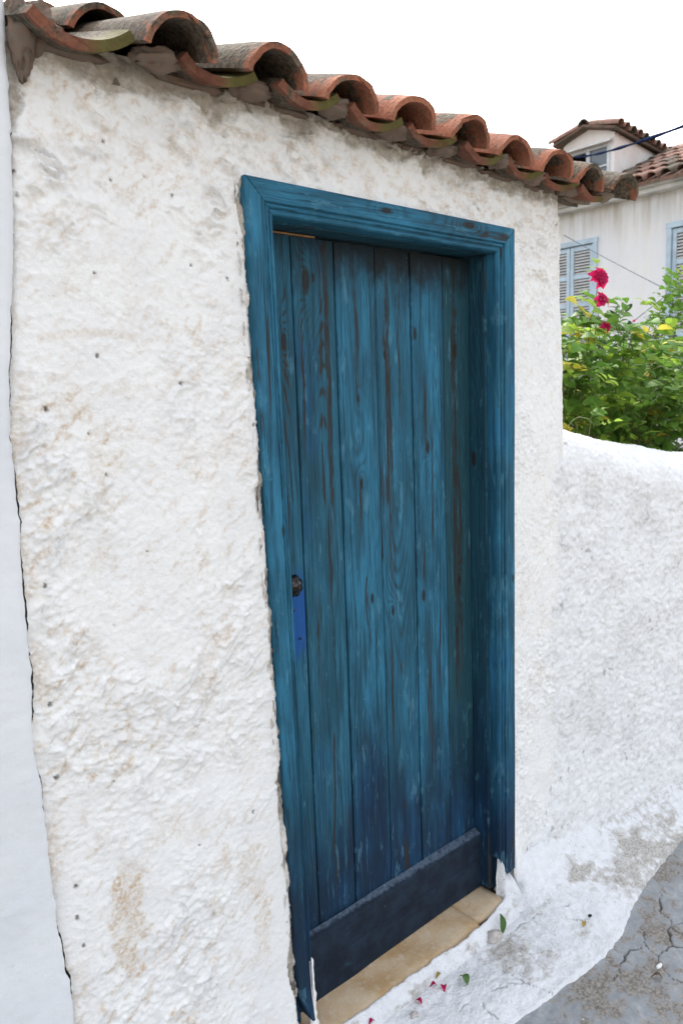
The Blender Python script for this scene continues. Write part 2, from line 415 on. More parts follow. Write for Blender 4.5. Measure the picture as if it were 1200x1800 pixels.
# limewashed apron running along the foot of the walls
def low_line(x): return np.where(x > 2.29, -(x-2.29)*math.tan(R(10)), 0.0)
def lime_edge(x):
    e = np.interp(x, [.2, 1.2, 1.517, 1.75, 1.939, 2.06, 2.193, 2.45, 2.727, 3.2, 4.2], [-.24, -.27, -.309, -.338, -.352, -.345, -.305, -.262, -.232, -.30, -.47])
    return e + .007*fbm(x*7, x*0+.5, 3, 33) + .003*fbm(x*40, x*0+.5, 3, 34)
ax_ = np.arange(.2, 4.0, .005); at_ = np.concatenate([np.linspace(0, 1, 96), [1.012, 1.025, 1.03]])
A, T = np.meshgrid(ax_, at_, indexing='ij')
y0 = np.where(A < 1.0, .03, np.where(A < 1.90, -.02, .03)) + low_line(A)
ye = lime_edge(A)
Yp = y0 + (ye-y0)*np.minimum(T, 1) - np.maximum(T-1, 0)*.35
dist = np.maximum(0, low_line(A)-Yp)
fil = .125*sstep(1.87, 2.02, A) + .05*sstep(.98, .92, A)
dd = dist + .012*fbm(A*12, Yp*12, 3, 41)
Za = -.098 + fil*np.exp(-np.maximum(dd, 0)/.085) + .022*np.exp(-dist/.05)*sstep(1.0, 1.05, A)*sstep(1.95, 1.9, A)
Za += .006*fbm(A*7, Yp*7, 4, 42) + .0022*fbm(A*40, Yp*40, 3, 43) - .010*sstep(.75, 1.0, T)
under = lane_z(A, Yp) - .006
Za = np.where(T <= 1.0, np.maximum(Za, under+.010), under+.010*(1.03-T)/.03-.002)
acr = np.full(A.shape, 9.0)
awx = A + .012*fbm(A*16, Yp*16, 3, 15); awy = Yp + .012*fbm(A*16, Yp*16, 3, 16)
for ln in [[(1.36, -.19), (1.45, -.20), (1.53, -.20), (1.60, -.23), (1.68, -.27)], [(1.53, -.20), (1.50, -.26), (1.52, -.32)], [(1.66, -.18), (1.66, -.25), (1.70, -.33)],
           [(1.80, -.11), (1.92, -.13), (2.04, -.17)], [(1.98, -.21), (2.04, -.25)]]:
    acr = np.minimum(acr, poly_dist(awx, awy, ln))
acrack = .7*sstep(.0022, .0006, acr)*sstep(-.25, .05, perlin(A*14, Yp*14, 77))
Za = Za - .004*acrack*(T < 1)
s = S('limewash', .9, .15)
n1 = s.noise(7, 5, .65); n2 = s.noise(34, 5, .7); n3 = s.noise(130, 4, .65)
c = s.mix(s.step(.35, .7, n2), (.78, .79, .81), (.70, .70, .71))
wornm = s.m('ADD', s.m('MULTIPLY', n2, .62), s.m('ADD', s.m('MULTIPLY', n3, .22), s.m('MULTIPLY', s.attr('worn'), .34)))
c = s.mix(s.m('MULTIPLY', s.step(.56, .76, wornm), .85), c, s.mix(s.step(.3, .7, n3), (.22, .195, .165), (.58, .55, .50)))
c = s.mix(s.m('MULTIPLY', s.step(.62, .74, s.m('MULTIPLY_ADD', n1, .6, s.m('MULTIPLY', n3, .4))), .6), c, (.36, .31, .20))
spk = s.m('MULTIPLY', s.step(.60, .70, s.noise(95, 4, .7)), s.step(.46, .62, n1))
c = s.mix(s.m('MULTIPLY', spk, .75), c, (.20, .17, .13))
c = s.mix(s.m('MULTIPLY', s.attr('crack'), .85), c, (.07, .06, .05))
s.color(c); s.bump(s.m('ADD', n2, s.m('MULTIPLY', n3, .8)), .9, .008)
M['lime'] = s.mat
worn = np.clip(.62*sstep(-.2, .5, fbm(A*3.1, Yp*5, 3, 51)) + .45*sstep(.06, .12, dist)*sstep(.24, .12, dist)*sstep(1.4, 1.8, A) + .75*sstep(2.05, 2.35, A)*sstep(.12, .2, dist), 0, 1)
tag(grid('painted_apron', np.stack([A, Yp, Za], -1), M['lime'], attrs={'worn': worn, 'crack': acrack}, flip=True), kind='structure')

# ================================================================== the little house with the door
house = empty('whitewashed_outbuilding', (1.4, .3, -.1))
tag(house, 'whitewashed rough stucco outbuilding with blue plank door and clay tile eave', 'building')
ZT = 2.272
def left_edge(z):
    e = np.interp(z, [-.2, .357, .66, .999, 1.257, 1.524, 1.70, 1.88, 2.189, 2.4], [.478, .471, .458, .451, .459, .462, .472, .500, .520, .525])
    return e + .005*fbm(z*6, z*0+.3, 4, 12) + .0022*fbm(z*38, z*0+.3, 3, 13)
def right_edge(z):
    return np.interp(z, [-.2, .8, 1.48, 2.0, 2.23], [2.292, 2.292, 2.290, 2.262, 2.238]) + .003*fbm(z*5, z*0+.7, 3, 14)

def flaps(x, z, ang, lam, seed, stretch=3.0):
    ca, sa = math.cos(ang), math.sin(ang)
    a = x*ca+z*sa; c_ = -x*sa+z*ca
    p = c_/lam + 1.1*perlin(a/(lam*stretch), c_/(lam*1.1), seed) + .45*perlin(a/(lam*.8), c_/(lam*.5), seed+1)
    f = p-np.floor(p)
    fl = f*(1-sstep(.86, 1.0, f))
    mk = sstep(-.10, .38, perlin(a/(lam*2.2), c_/(lam*1.4), seed+2))
    return fl*mk
def stucco_h(x, z):
    """plaster relief in metres, positive = proud"""
    h = .007*fbm(x*2.6, z*2.2, 3, 1)
    top = sstep(1.55, 1.95, z); rightw = sstep(1.55, 2.0, x)
    w1 = flaps(x, z, R(-24), .030, 21)*(.30+.70*top+.6*sstep(1.9, 2.12, z))*(1-.45*rightw)
    w2 = flaps(x, z, R(48), .038, 31)*(1-.8*top)*(1-.6*rightw)
    w3 = flaps(x, z, R(80), .024, 41, 4)*rightw
    w4 = flaps(x, z, R(10), .020, 61)
    rough = .22+.88*sstep(-.35, .40, fbm(x*3.4, z*2.6, 3, 71))
    h += rough*(.0120*w1 + .0100*w2 + .0050*w3 + .0038*w4)
    rid = 1-np.abs(fbm(x*30, z*26, 3, 81))
    h += rough*.0026*rid + .0024*(.35+.65*rough)*fbm(x*75, z*70, 3, 83)
    bl = sstep(.15, .5, fbm(x*17, z*15, 2, 85)); h += .0022*bl*rough
    return h-.009

def casing_left_x(z):   # outer edge of the left casing: leans in towards the ground
    return np.interp(z, [0, 2.09], [1.038, .995])
step_ = .0032
zs = np.arange(-.16, ZT+.001, step_)
nU = int((2.20-.46)/step_)
U = np.linspace(0, 1, nU)
Zg, Ug = np.meshgrid(zs, U, indexing='xy')            # (nU, nz)
xl = left_edge(zs)[None, :] + .0012 + .0045*sstep(-.35, .3, perlin(zs*5, zs*0, 19))[None, :]*sstep(1.95, 1.75, zs)[None, :] + .003*sstep(.1, .6, perlin(zs*3, zs*0+.2, 20))[None, :]
xr = right_edge(zs)[None, :] - .045
Xg = xl + (xr-xl)*Ug
Hg = stucco_h(Xg, Zg)
# edges: sink towards the junction crack on the left, build up round the door frame
Hg -= .010*np.exp(-(Xg-xl)/.010)
dl = casing_left_x(Zg)-Xg
dr = Xg-1.957
dt = Zg-2.088
near = np.minimum(np.where((Xg < 1.5) & (Zg < 2.09), np.abs(dl), 9), np.where((Xg > 1.5) & (Zg < 2.09), np.abs(dr), 9))
near = np.minimum(near, np.where((Xg > .99) & (Xg < 1.96), np.abs(dt), 9))
Hg = Hg*(1-.80*np.exp(-near/.035)) + .005*np.exp(-near/.03)
Hg += .012*sstep(.5, .05, Zg)*np.exp(-np.abs(dl)/.06)*(Xg < 1.5)
Hg += .020*np.exp(-((Xg-1.955)/.05)**2)*sstep(.22, .02, Zg)*(Xg > 1.9)
# ragged mortar and thicker plaster band under the tiles
mort = sstep(2.175, 2.262, Zg + .030*fbm(Xg*9, Zg*14, 4, 25) + .020*sstep(1.1, .7, Xg) + np.interp(Xg, [.5, 1.2, 2.3], [0, .0, .022])) * np.interp(Xg, [.45, .6, .9, 1.2, 2.3], [.75, .95, 1.0, .85, .70])
mort = np.maximum(mort, .95*sstep(.045, .012, Xg-xl + .02*fbm(Xg*20, Zg*14, 3, 27))*sstep(2.06, 2.13, Zg))
gapm = sstep(.020, .004, dl + .012*fbm(Xg*0+.5, Zg*13, 4, 28))*(Xg < 1.5)*(Zg < 2.08)*(.35+.65*sstep(-.1, .3, perlin(Zg*4.5, Zg*0+.1, 26)))
mort = np.maximum(mort, gapm)
Hg = Hg - .006*sstep(.4, .8, mort)*(Zg > 2.0) + .012*sstep(2.17, 2.25, Zg)
# rust and dirt stains, streaky, stronger near the left edge
ca, sa = math.cos(R(42)), math.sin(R(42))
ua = Xg*ca+Zg*sa; uc = -Xg*sa+Zg*ca
st1 = sstep(.30, .62, fbm(ua*14, uc*44, 3, 101))
st2 = sstep(.25, .7, fbm(Xg*9, Zg*7, 4, 103))
st3 = sstep(.34, .62, fbm(Xg*70, Zg*16, 3, 107))
reg = np.interp(Xg, [.45, .7, 1.0, 1.9, 2.3], [1.0, .85, .40, .30, .40])
reg = reg*(.40+.60*sstep(-.25, .25, fbm(Xg*2.5, Zg*1.8, 2, 105)))
st4 = sstep(.36, .60, fbm(ua*34, uc*80, 3, 121))*sstep(-.1, .3, fbm(Xg*6, Zg*6, 2, 123))
stain = np.clip(.60*st1*reg + .46*st2*reg*(.6+.8*sstep(1.3, .6, Zg)) + .22*st3*reg*(Zg > 1.2) + .50*st4*(.2+.8*reg), 0, .85)
stain = np.maximum(stain, .5*np.exp(-(((Xg-.60)/.09)**2 + ((Zg-1.94+.25*(Xg-.6))/.05)**2))*sstep(.0, .5, fbm(ua*24, uc*60, 2, 109)))
stain = np.maximum(stain, .34*sstep(.012, .003, np.abs(Zg-(1.735+.015*np.sin((Xg-.53)*14))))*(Xg > .53)*(Xg < .73))
stain = np.maximum(stain, .5*sstep(.05, .0, Xg-xl)*sstep(.0, .5, fbm(Xg*20, Zg*6, 3, 111)))
stain = np.maximum(stain, .45*sstep(2.02, 2.15, Zg)*sstep(-.1, .5, fbm(Xg*22, Zg*30, 3, 113)))
pit = np.zeros_like(Xg)
rng = np.random.default_rng(5)
PITS = [(.534, 1.605, 7), (.643, 1.705, 6), (.823, 1.647, 6), (.866, 1.895, 4), (.953, 1.872, 5), (.901, 1.563, 3), (.498, 1.271, 7), (.641, 1.471, 4), (.717, 1.302, 4), (.487, 1.034, 8),
        (.518, 1.99, 5), (.515, 2.03, 6), (.70, 2.04, 4), (.83, 2.03, 5), (.77, 2.06, 3), (.69, 2.11, 3), (.56, 1.93, 3), (.63, 1.16, 4), (.60, .83, 4), (.94, .62, 4), (.79, .60, 3), (.485, .88, 8), (.505, .63, 7), (.50, .565, 7), (.508, .50, 6)]
for _ in range(24): PITS.append((rng.uniform(.5, 2.25), rng.uniform(.3, 2.15), rng.choice([1.0, 1.3, 1.6, 2.0, 3.4])))
for px_, pz_, pr_ in PITS:
    i0, i1 = np.searchsorted(zs, [pz_-.03, pz_+.03])
    sub = np.s_[:, max(0, i0):i1]
    ddp = np.hypot((Xg[sub]-px_)*1.3, Zg[sub]-pz_) + .0035*fbm(Xg[sub]*110, Zg[sub]*150, 3, 7)
    pit[sub] = np.maximum(pit[sub], sstep(pr_*.0010, pr_*.0004, ddp)*.85)
Hg = Hg - .004*pit
Yg = -Hg
P = np.stack([Xg, Yg, Zg - .045*np.clip((Xg-.8)/1.5, 0, 1)*sstep(1.9, ZT, Zg)], -1)
# hole for the door frame (plaster laps irregularly to the frame)
jag = .0045*fbm(Zg*7, Zg*0+.4, 3, 29)
jagx = .0035*fbm(Xg*12, Xg*0+.4, 4, 30)
gap = .003 + .008*sstep(.0, .4, perlin(Zg*4, Zg*0+.8, 35)) + .008*sstep(.5, .1, Zg)*sstep(.02, .15, Zg)
eL = casing_left_x(Zg)-gap+jag; eR = 1.954+jag; eT = 2.0885+jagx
inside = (Xg > eL) & (Xg < eR) & (Zg < eT)
for j in range(Xg.shape[1]):
    ii = np.nonzero(inside[:, j])[0]
    if len(ii):
        a_, b_ = ii[0], ii[-1]
        P[a_, j, 0] = eL[a_, j]; P[b_, j, 0] = eR[b_, j]; P[a_, j, 1] += .014; P[b_, j, 1] += .010
        inside[a_, j] = inside[b_, j] = False
for i in range(Xg.shape[0]):
    jj = np.nonzero(inside[i])[0]
    if len(jj):
        b_ = jj[-1]; P[i, b_, 2] = eT[i, b_]; P[i, b_, 1] += .012; inside[i, b_] = False
keep = ~(inside[:-1, :-1] | inside[1:, 1:] | inside[1:, :-1] | inside[:-1, 1:])
wall = grid('wall', P, M['stucco'], house, keep=keep, attrs={'stain': stain, 'mortar': mort, 'pit': pit}, flip=True)
# crumbling mortar packed between plaster and the left casing
sz = np.arange(-.02, 2.085, .004); sw = np.linspace(0, 1, 7)
SZ, SW = np.meshgrid(sz, sw, indexing='xy')
SX = casing_left_x(SZ) - .018 + .0185*SW
SY = .004 - .009*sstep(.0, .5, fbm(SX*60, SZ*16, 3, 135)) + .003*fbm(SX*90, SZ*90, 2, 136)
grid('seam_mortar', np.stack([SX, SY, SZ], -1), M['stucco'], house, attrs={'stain': SX*0+.4, 'mortar': .95*sstep(-.55, .35, fbm(SX*12, SZ*6, 4, 137)), 'pit': .8*sstep(.25, .5, fbm(SX*40, SZ*14, 3, 138))}, flip=True)
# round corner and end wall
th = np.concatenate([np.linspace(0, math.pi/2, 14), ])
zs2 = np.arange(-.16, ZT+.001, .006)
cols = []
for t in th: cols.append((right_edge(zs2)-.045+.045*math.sin(t), .045-.045*math.cos(t)))
for yy in np.arange(.06, 1.9, .012): cols.append((right_edge(zs2), yy))
Xe = np.array([c_[0] for c_ in cols]); Ye = np.array([np.full_like(zs2, c_[1]) for c_ in cols]); Ze = np.broadcast_to(zs2, Xe.shape)
sarc = (Xe + Ye)
hh = stucco_h(sarc, Ze)*.8
hh[0] = np.interp(zs2, zs, Hg[-1]); Ze = Ze - .045*sstep(1.9, ZT, Ze)
hh[1] = .5*hh[1]+.5*hh[0]
nx = np.array([math.sin(t) for t in th]+[1]*(len(cols)-len(th)))[:, None]; ny = np.array([-math.cos(t) for t in th]+[0]*(len(cols)-len(th)))[:, None]
Pe = np.stack([Xe+nx*hh, Ye+ny*hh, Ze], -1)
z0_ = np.zeros_like(Xe)
mort_e = sstep(2.14, 2.23, Ze+.05*fbm(sarc*7, Ze*9, 4, 25))*.75
st_e = .5*sstep(.2, .6, fbm(sarc*60, Ze*14, 3, 107)) + .3*sstep(2.0, 2.15, Ze)
grid('end_wall', Pe, M['stucco'], house, attrs={'stain': np.clip(st_e, 0, .7), 'mortar': mort_e, 'pit': z0_}, flip=True)
# core of rubble masonry behind the plaster skin (closes the shell round the door opening)
core = ([box(.44, .965, .024, .30, -.16, 2.20), box(1.985, 2.20, .024, .30, -.16, 2.20), box(.965, 1.985, .024, .30, 2.12, 2.20),
              box(.44, .74, 1.6, 1.85, -.16, 2.20), box(.74, 2.2, 1.6, 1.85, -.16, 2.20)])
for q in core: obj('masonry', *q, M['gap'], house, smooth=False)

# ---------------------------------------------------------------- door frame
M['casing_l'] = mat_wood('paint_casing_left', 1.02, 3.1, knots=[(1.055, 1.30, .010)], navy=True, wear=.15, kindk='c')
M['casing_r'] = mat_wood('paint_casing_right', 1.92, 7.7, knots=[(1.945, 1.02, .007)], wear=.15, tone=.12, kindk='c')
M['casing_h'] = mat_wood('paint_casing_head', 2.06, 5.2, knots=[(2.068, 1.420, .010), (2.070, 1.745, .012)], axis='x', navy=False, wear=.05, kindk='c')
M['jamb'] = mat_wood('paint_jamb', 1.87, 9.4, knots=[(1.86, 1.40, .012)], wear=.45, tone=.60, green=.60, kindk='j')
PROF = [(0, .030), (0, -.014), (.003, -.018), (.0455, -.018), (.0475, -.0165), (.0485, -.0115), (.0505, -.0105), (.0525, -.0135), (.0555, -.0145), (.0585, -.0125), (.0600, -.0085),
        (.0625, -.0080), (.0645, -.0105), (.0690, -.0110), (.0720, -.0085), (.0740, -.004), (.0745, .002), (.0745, .030)]
def wob(t, k): return .0012*math.sin(t*3.1+k)+.0007*math.sin(t*11+k*2)
def casing_vertical(name, outer, inner, sgn, z0s, ztop, mat, parent):
    secs = []
    n = 26
    for i in range(n+1):
        t = i/n; row = []
        for k, (w, y) in enumerate(PROF):
            zb = z0s(w); z = zb + (ztop(w)-zb)*t
            xo, xi = outer(z), inner(z)
            x = xo + (xi-xo)*(w/.0745)
            row.append((x, y + wob(z, w*20)*.6, z))
        secs.append(row)
    V, F = loft(secs)
    if sgn < 0: F = [tuple(reversed(f)) for f in F]
    return obj(name, V, F, mat, parent, smooth=False)
# jamb lining = body of the frame: two cheeks and the head lining
jl = merge([bbox(1.030, 1.0725, .0305, .17, -.055, 2.011, .003), bbox(1.8785, 1.925, .0305, .17, -.058, 2.013, .006), bbox(1.0735, 1.8775, .0305, .17, 2.012, 2.06, .003)])
frame = obj('door_frame', *jl, M['jamb'], house, smooth=False)
tag(frame, 'weathered blue painted timber door frame')
rag = lambda w: .010 + .07*max(0, (w-.045)/.03) + .004*math.sin(w*400)
def cl_out(z):
    tip = max(0, (.10-z)/.10)
    return float(casing_left_x(z)) + .028*tip**1.5
casing_vertical('casing', cl_out, lambda z: 1.0735+.014*(1-min(1, z/2.0)), 1, lambda w: -.02+.0*w, lambda w: 2.0905-w*1.02, M['casing_l'], frame)
casing_vertical('casing', lambda z: 1.9565+.001*math.sin(z*4), lambda z: 1.880+.002*z/2, -1, rag, lambda w: 2.084-w*.98, M['casing_r'], frame)
secs = []
for i in range(25):
    t = i/24; row = []
    for w, y in PROF:
        x0, x1 = .9965+w*1.0, 1.9555-w
        x = x0+(x1-x0)*t; z = 2.0915 - .0065*(x-1)/.95 - w*1.0
        row.append((x, y-.0006+wob(x, w*20)*.4, z))
    secs.append(row)
V, F = loft(secs); F = [tuple(reversed(f)) for f in F]
obj('casing', V, F, M['casing_h'], frame, smooth=False)

# ---------------------------------------------------------------- door leaf
YD = .090
edges = [1.045, 1.195, 1.334, 1.4785, 1.6165, 1.7535, 1.8775]
KN = [[(1.159, 1.749, .011)], [(1.238, 1.900, .016), (1.262, 1.908, .006)], [(1.40, 1.60, .006), (1.402, 1.37, .008), (1.43, 1.04, .008)],
      [(1.515, .985, .008), (1.51, 1.72, .006)], [(1.643, 1.005, .010), (1.675, 1.45, .009), (1.63, 1.78, .009)], [(1.806, 1.735, .012), (1.815, 1.02, .009), (1.80, .86, .007)]]
DK = [[], [(1.300, 1.18, 1.99, .012), (1.238, .78, 1.12, .011), (1.215, 1.45, 1.85, .006), (1.285, 1.0, 1.35, .006)],
      [(1.398, 1.22, 1.44, .008), (1.40, 1.55, 1.95, .010)], [(1.520, 1.0, 1.98, .016), (1.565, 1.5, 1.9, .006), (1.505, .55, .95, .007)],
      [(1.665, 1.30, 1.70, .009), (1.648, .98, 1.22, .008), (1.69, 1.1, 1.6, .006)], [(1.80, .6, 1.9, .014)]]
BLUE = (.016, .078, .27)
PT = [[(1.165, 1.045, .045, .115, BLUE)], [], [], [], [], []]
M['backing'] = mat_plain('dark_boards', (.012, .014, .016), .9, .3)
door = obj('door', *bbox(1.0775, 1.8745, YD+.026, YD+.046, -.03, 2.004, .003), M['backing'], house, smooth=False)
tag(door, 'weathered blue plank door leaf')
for i in range(6):
    x0, x1 = edges[i]+.0019, edges[i+1]-.0019
    if i == 0: x0 = 1.0785
    if i == 5: x1 = 1.8735
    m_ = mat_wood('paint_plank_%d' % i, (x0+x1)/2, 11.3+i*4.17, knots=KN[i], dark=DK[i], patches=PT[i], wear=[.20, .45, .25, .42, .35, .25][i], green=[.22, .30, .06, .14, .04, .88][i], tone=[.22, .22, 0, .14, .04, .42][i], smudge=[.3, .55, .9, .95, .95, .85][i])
    secs = []
    for k in range(17):
        z = .02 + (2.003-.02)*k/16
        w0 = x0 + .0007*math.sin(z*4+i*2.1); w1 = x1 + .0007*math.sin(z*4+(i+1)*2.1)
        f = YD + .0012*math.sin(i*2.7) + .0008*math.sin(z*2.2+i)
        c_ = .0028
        secs.append([(w0, YD+.024, z), (w0, f+c_, z), (w0+c_*.5, f+.0006, z), (w0+c_*1.6, f, z), ((w0+w1)/2, f-.0005, z), (w1-c_*1.6, f, z), (w1-c_*.5, f+.0006, z), (w1, f+c_, z), (w1, YD+.024, z)])
    V, F = loft(secs)
    obj('plank', V, F, m_, door, smooth=False)
# bottom rail (kick board) with a sloping top edge coloured lighter than its face; a shallow joint line divides it
s = S('paint_rail', .62, .12)
o = s.sep()
fb = s.noise(1.0, 4, .7, v=s.comb(s.m('MULTIPLY', o[0], 3.), 1.0, s.m('MULTIPLY', o[2], 90.)))
n2 = s.noise(16, 5, .65); n3 = s.noise(70, 4, .65)
c = s.mix(s.step(.35, .7, n2), (.0095, .015, .026), (.016, .029, .049))
c = s.mix(s.m('MULTIPLY', s.step(.55, .75, fb), .4), c, (.012, .04, .06))
c = s.mix(s.m('MULTIPLY', s.step(.64, .74, s.noise(1.0, 4, .6, v=s.comb(s.m('MULTIPLY', o[0], 9.), 4., s.m('MULTIPLY', o[2], 26.)))), .5), c, (.03, .10, .13))
c = s.mix(s.m('MULTIPLY', s.step(.140, .146, s.m('MULTIPLY_ADD', n3, .010, o[2])), s.step(.2, .6, n3)), c, (.075, .105, .15))
fl = s.m('MULTIPLY', s.step(.06, .02, s.vor(40)), s.step(.5, .6, s.noise(6, 3)))
c = s.mix(fl, c, (.45, .5, .5))
s.color(c); s.bump(s.m('ADD', fb, n3), .4, .002)
M['rail'] = s.mat
yf = YD-.026
prof = [(YD-.003, -.052), (yf, -.052), (yf-.001, -.046), (yf-.001, .0535), (yf+.0015, .055), (yf-.001, .0565), (yf-.001, .132), (yf+.002, .139), (YD-.003, .152)]
secs = []
for k in range(13):
    x = 1.0785 + (1.8735-1.0785)*k/12
    secs.append([(x, y+.001*math.sin(x*9), z-.010*(1.87-x)/.8+.0008*math.sin(x*23)) for y, z in prof])
V, F = loft(secs); obj('kick_board', V, F, M['rail'], door, smooth=False)
# bare strip of lighter wood at the top edge of the leaf, left
M['bare'] = mat_plain('bare_wood', (.30, .17, .08), .8, .3, 40)
obj('top_strip', *bbox(1.08, 1.27, YD-.006, YD+.010, 2.0050, 2.0090, .0012), M['bare'], frame, smooth=False)
# knob: fluted dark metal
ks = S('knob_metal', .20, .5); ks.b.inputs['Metallic'].default_value = .85
ks.color(ks.mix(ks.step(.4, .7, ks.noise(90, 3)), (.014, .013, .013), (.06, .055, .055)))
M['knob'] = ks.mat
secs = []
kc = (1.122, 1.142)
for d, r_, fl_ in [(0, .022, 0), (.004, .023, 0), (.008, .012, 0), (.020, .010, 0), (.028, .020, .3), (.036, .0285, .8), (.044, .0305, 1), (.052, .027, 1), (.058, .019, .9), (.062, .009, .3), (.064, .002, 0)]:
    row = []
    for k in range(48):
        a = 2*math.pi*k/48; rr_ = r_*(1-.14*fl_*(.5+.5*math.cos(8*a))**2)
        row.append((kc[0]+rr_*math.cos(a), YD-d, kc[1]+rr_*math.sin(a)))
    secs.append(row)
V, F = loft(secs); tag(obj('door_knob', V, F, M['knob'], door), 'fluted dark metal door knob')
lk = ([tube([(1.150, YD-.002, 1.065), (1.150, YD-.0045, 1.065)], .004, 10), tube([(1.168, YD-.002, .985), (1.168, YD-.0045, .985)], .003, 8)])
for q in lk: obj('nail_head', *q, M['knob'], door)

# ---------------------------------------------------------------- threshold stones
s = S('threshold_stone', .8, .25)
n1 = s.noise(9, 5, .65); n2 = s.noise(60, 5, .65); n3 = s.noise(220, 3, .6)
c = s.mix(s.step(.3, .7, n1), (.42, .27, .13), (.52, .41, .28))
c = s.mix(s.m('MULTIPLY', s.step(.5, .7, n2), .6), c, (.56, .49, .39))
c = s.mix(s.m('MULTIPLY', s.step(.58, .72, n3), .5), c, (.25, .16, .09))
s.color(c); s.bump(s.m('ADD', n2, n3), .4, .003); M['stone'] = s.mat
M['plaster'] = mat_plain('plain_plaster', (.78, .77, .75), .92, .06, 30, .7)
sill = obj('threshold', *box(1.03, 1.95, -.035, .168, -.16, -.083), M['mortar'], house, smooth=False)
tag(sill, 'sandy stone threshold under the door')
def slab(x0, x1, yfr=-.050):
    nx_, ny_ = max(6, int((x1-x0)/.02)), 12
    secs = []
    for i in range(nx_+1):
        x = x0+(x1-x0)*i/nx_
        row = [(x, .166, -.083)]
        for k in range(ny_+1):
            y = .166+(yfr-.166)*k/ny_
            z = -.0535 - .010*(.166-y)/.2 + .0015*math.sin(x*31+y*40)
            if k == ny_: z -= .006
            row.append((x, y+.003*math.sin(x*23)*(k == ny_), z))
        row.append((x, yfr, -.083))
        secs.append(row)
    return loft(secs)
obj('stone_slab', *slab(1.06, 1.728), M['stone'], sill)
obj('stone_slab', *slab(1.732, 1.880, -.036), M['stone'], sill)
# lime lip painted along the front of the threshold, ragged
la = np.arange(1.03, 1.93, .004); lt = np.linspace(0, 1, 16)
LA, LT = np.meshgrid(la, lt, indexing='ij')
lback = np.interp(la, [1.03, 1.148, 1.511, 1.636, 1.76, 1.868, 1.93], [-.036, -.038, -.044, -.056, -.046, -.022, .0]) + .006*fbm(la*14, la*0, 4, 61)
LY = lback[:, None] + (-.105-lback[:, None])*LT
LZ = -.0625 + .0045*np.sin(np.minimum(LT*6, math.pi/2)) - .036*LT**1.6 + .0025*fbm(LA*22, LY*22, 3, 62) + .006*sstep(1.82, 1.92, LA)*(1-LT)
def apron_at(x, y):
    out = np.zeros_like(x)
    for k in range(x.shape[0]):
        i = int(np.argmin(np.abs(ax_-x[k, 0]))); out[k] = np.interp(-y[k], -Yp[i][:96], Za[i][:96])
    return out
bl_ = np.clip(LT*1.15, 0, 1)**1.1
LZ = LZ*(1-bl_) + (apron_at(LA, LY)-.0025*LT)*bl_ - .012*(LT == 0)
grid('threshold_lip', np.stack([LA, LY, LZ], -1), M['lime'], sill, attrs={'worn': .75*sstep(-.1, .6, fbm(LA*9, LY*30, 3, 63)), 'crack': LA*0}, flip=True)
# white paint drip down the inner edge of the left casing, and the plaster foot at the right casing
secs = []
for k in range(60):
    z = .150 - .21*k/59
    w = .002 + .011*(k/59) + .005*float(fbm(np.array(k*.11), np.array(.3), 4, 3))
    xc_ = 1.0880
    secs.append([(xc_-.010, -.0095, z), (xc_+w*.4, -.0110, z), (xc_+w, -.004, z), (xc_+w*.8, .006, z), (xc_-.010, .006, z)])
V, F = loft(secs); obj('paint_drip', V, F, M['plaster'], house)
fz = np.linspace(0, 1, 44); ft = np.linspace(0, 1, 34)
FZ, FT = np.meshgrid(fz, ft, indexing='xy')
FX = 1.8815 + .062*FT
ztp = .004 + .075*np.exp(-((FX-1.893)/.008)**2) + .004*fbm(FX*40, FX*0, 2, 65)
FZ = -.11 + (ztp+.11)*FZ
edge_ = np.minimum(sstep(0, .25, FT), sstep(ztp, ztp-.03, FZ)*1.0)
FY = .006 - .024*edge_ - .06*sstep(.0, -.11, FZ)*FT + .002*fbm(FX*40, FZ*40, 3, 67)
grid('plaster_foot', np.stack([FX, FY, FZ], -1), M['lime'], house, attrs={'worn': .5*sstep(.0, .5, fbm(FX*30, FZ*30, 3, 68)), 'crack': FX*0}, flip=True)

# ---------------------------------------------------------------- tiled eave
SL = R(20.8); ALONG = Vector((0, math.cos(SL), math.sin(SL))); UPN = Vector((0, -math.sin(SL), math.cos(SL)))
ROT = Matrix((Vector((1, 0, 0)), ALONG, UPN)).transposed()
random.seed(3)
def tile_mesh(name, rf, rb, L, t, seed, arc=(-6, 186), up=1, n=34, ny=9, zo=0.0):
    rg = random.Random(seed); ph = [rg.uniform(0, 6) for _ in range(6)]
    secs = []
    for j in range(ny+1):
        v = j/ny; y = L*v; r_ = rf+(rb-rf)*v
        row = []
        if j == 0: y += 0
        for side in (0, 1):
            for k in range(n):
                q = k/(n-1) if side == 0 else 1-k/(n-1)
                a = R(arc[0]+(arc[1]-arc[0])*q)
                rr_ = (r_ if side == 0 else r_-t) + .0018*math.sin(2*a+ph[0]+v*2)+.0004*math.sin(5*a+ph[1]-v*5)
                edge = .0040*math.sin(2.3*a+ph[2])+.0012*math.sin(9*a+ph[3])+.0008*math.sin(23*a+ph[4]) if j == 0 else 0
                if j == 0 and abs(q-ph[5]/6) < .06: edge += .006*math.cos((q-ph[5]/6)/.06*math.pi/2)
                rd = (.002 if j == 0 else 0)*(1 if side == 0 else -1)
                row.append(((rr_-rd)*math.cos(a)*1.03, y+edge, (rr_-rd)*math.sin(a)*up+zo))
        secs.append(row)
    V, F = loft(secs)
    if up > 0: F = [tuple(reversed(f)) for f in F]
    me = bpy.data.meshes.new(name); me.from_pydata(V, [], F); me.validate()
    me.shade_smooth(); me.update()
    # keep the cut ends crisp
    try: me.set_sharp_from_angle(angle=R(50))
    except Exception: pass
    return me
covers = [tile_mesh('cover_tile', .0770+.001*(k % 3), .066, .45, .0150+.0012*(k % 2), k, arc=(9, 171)) for k in range(6)]
for me in covers: me.materials.append(M['tile'])
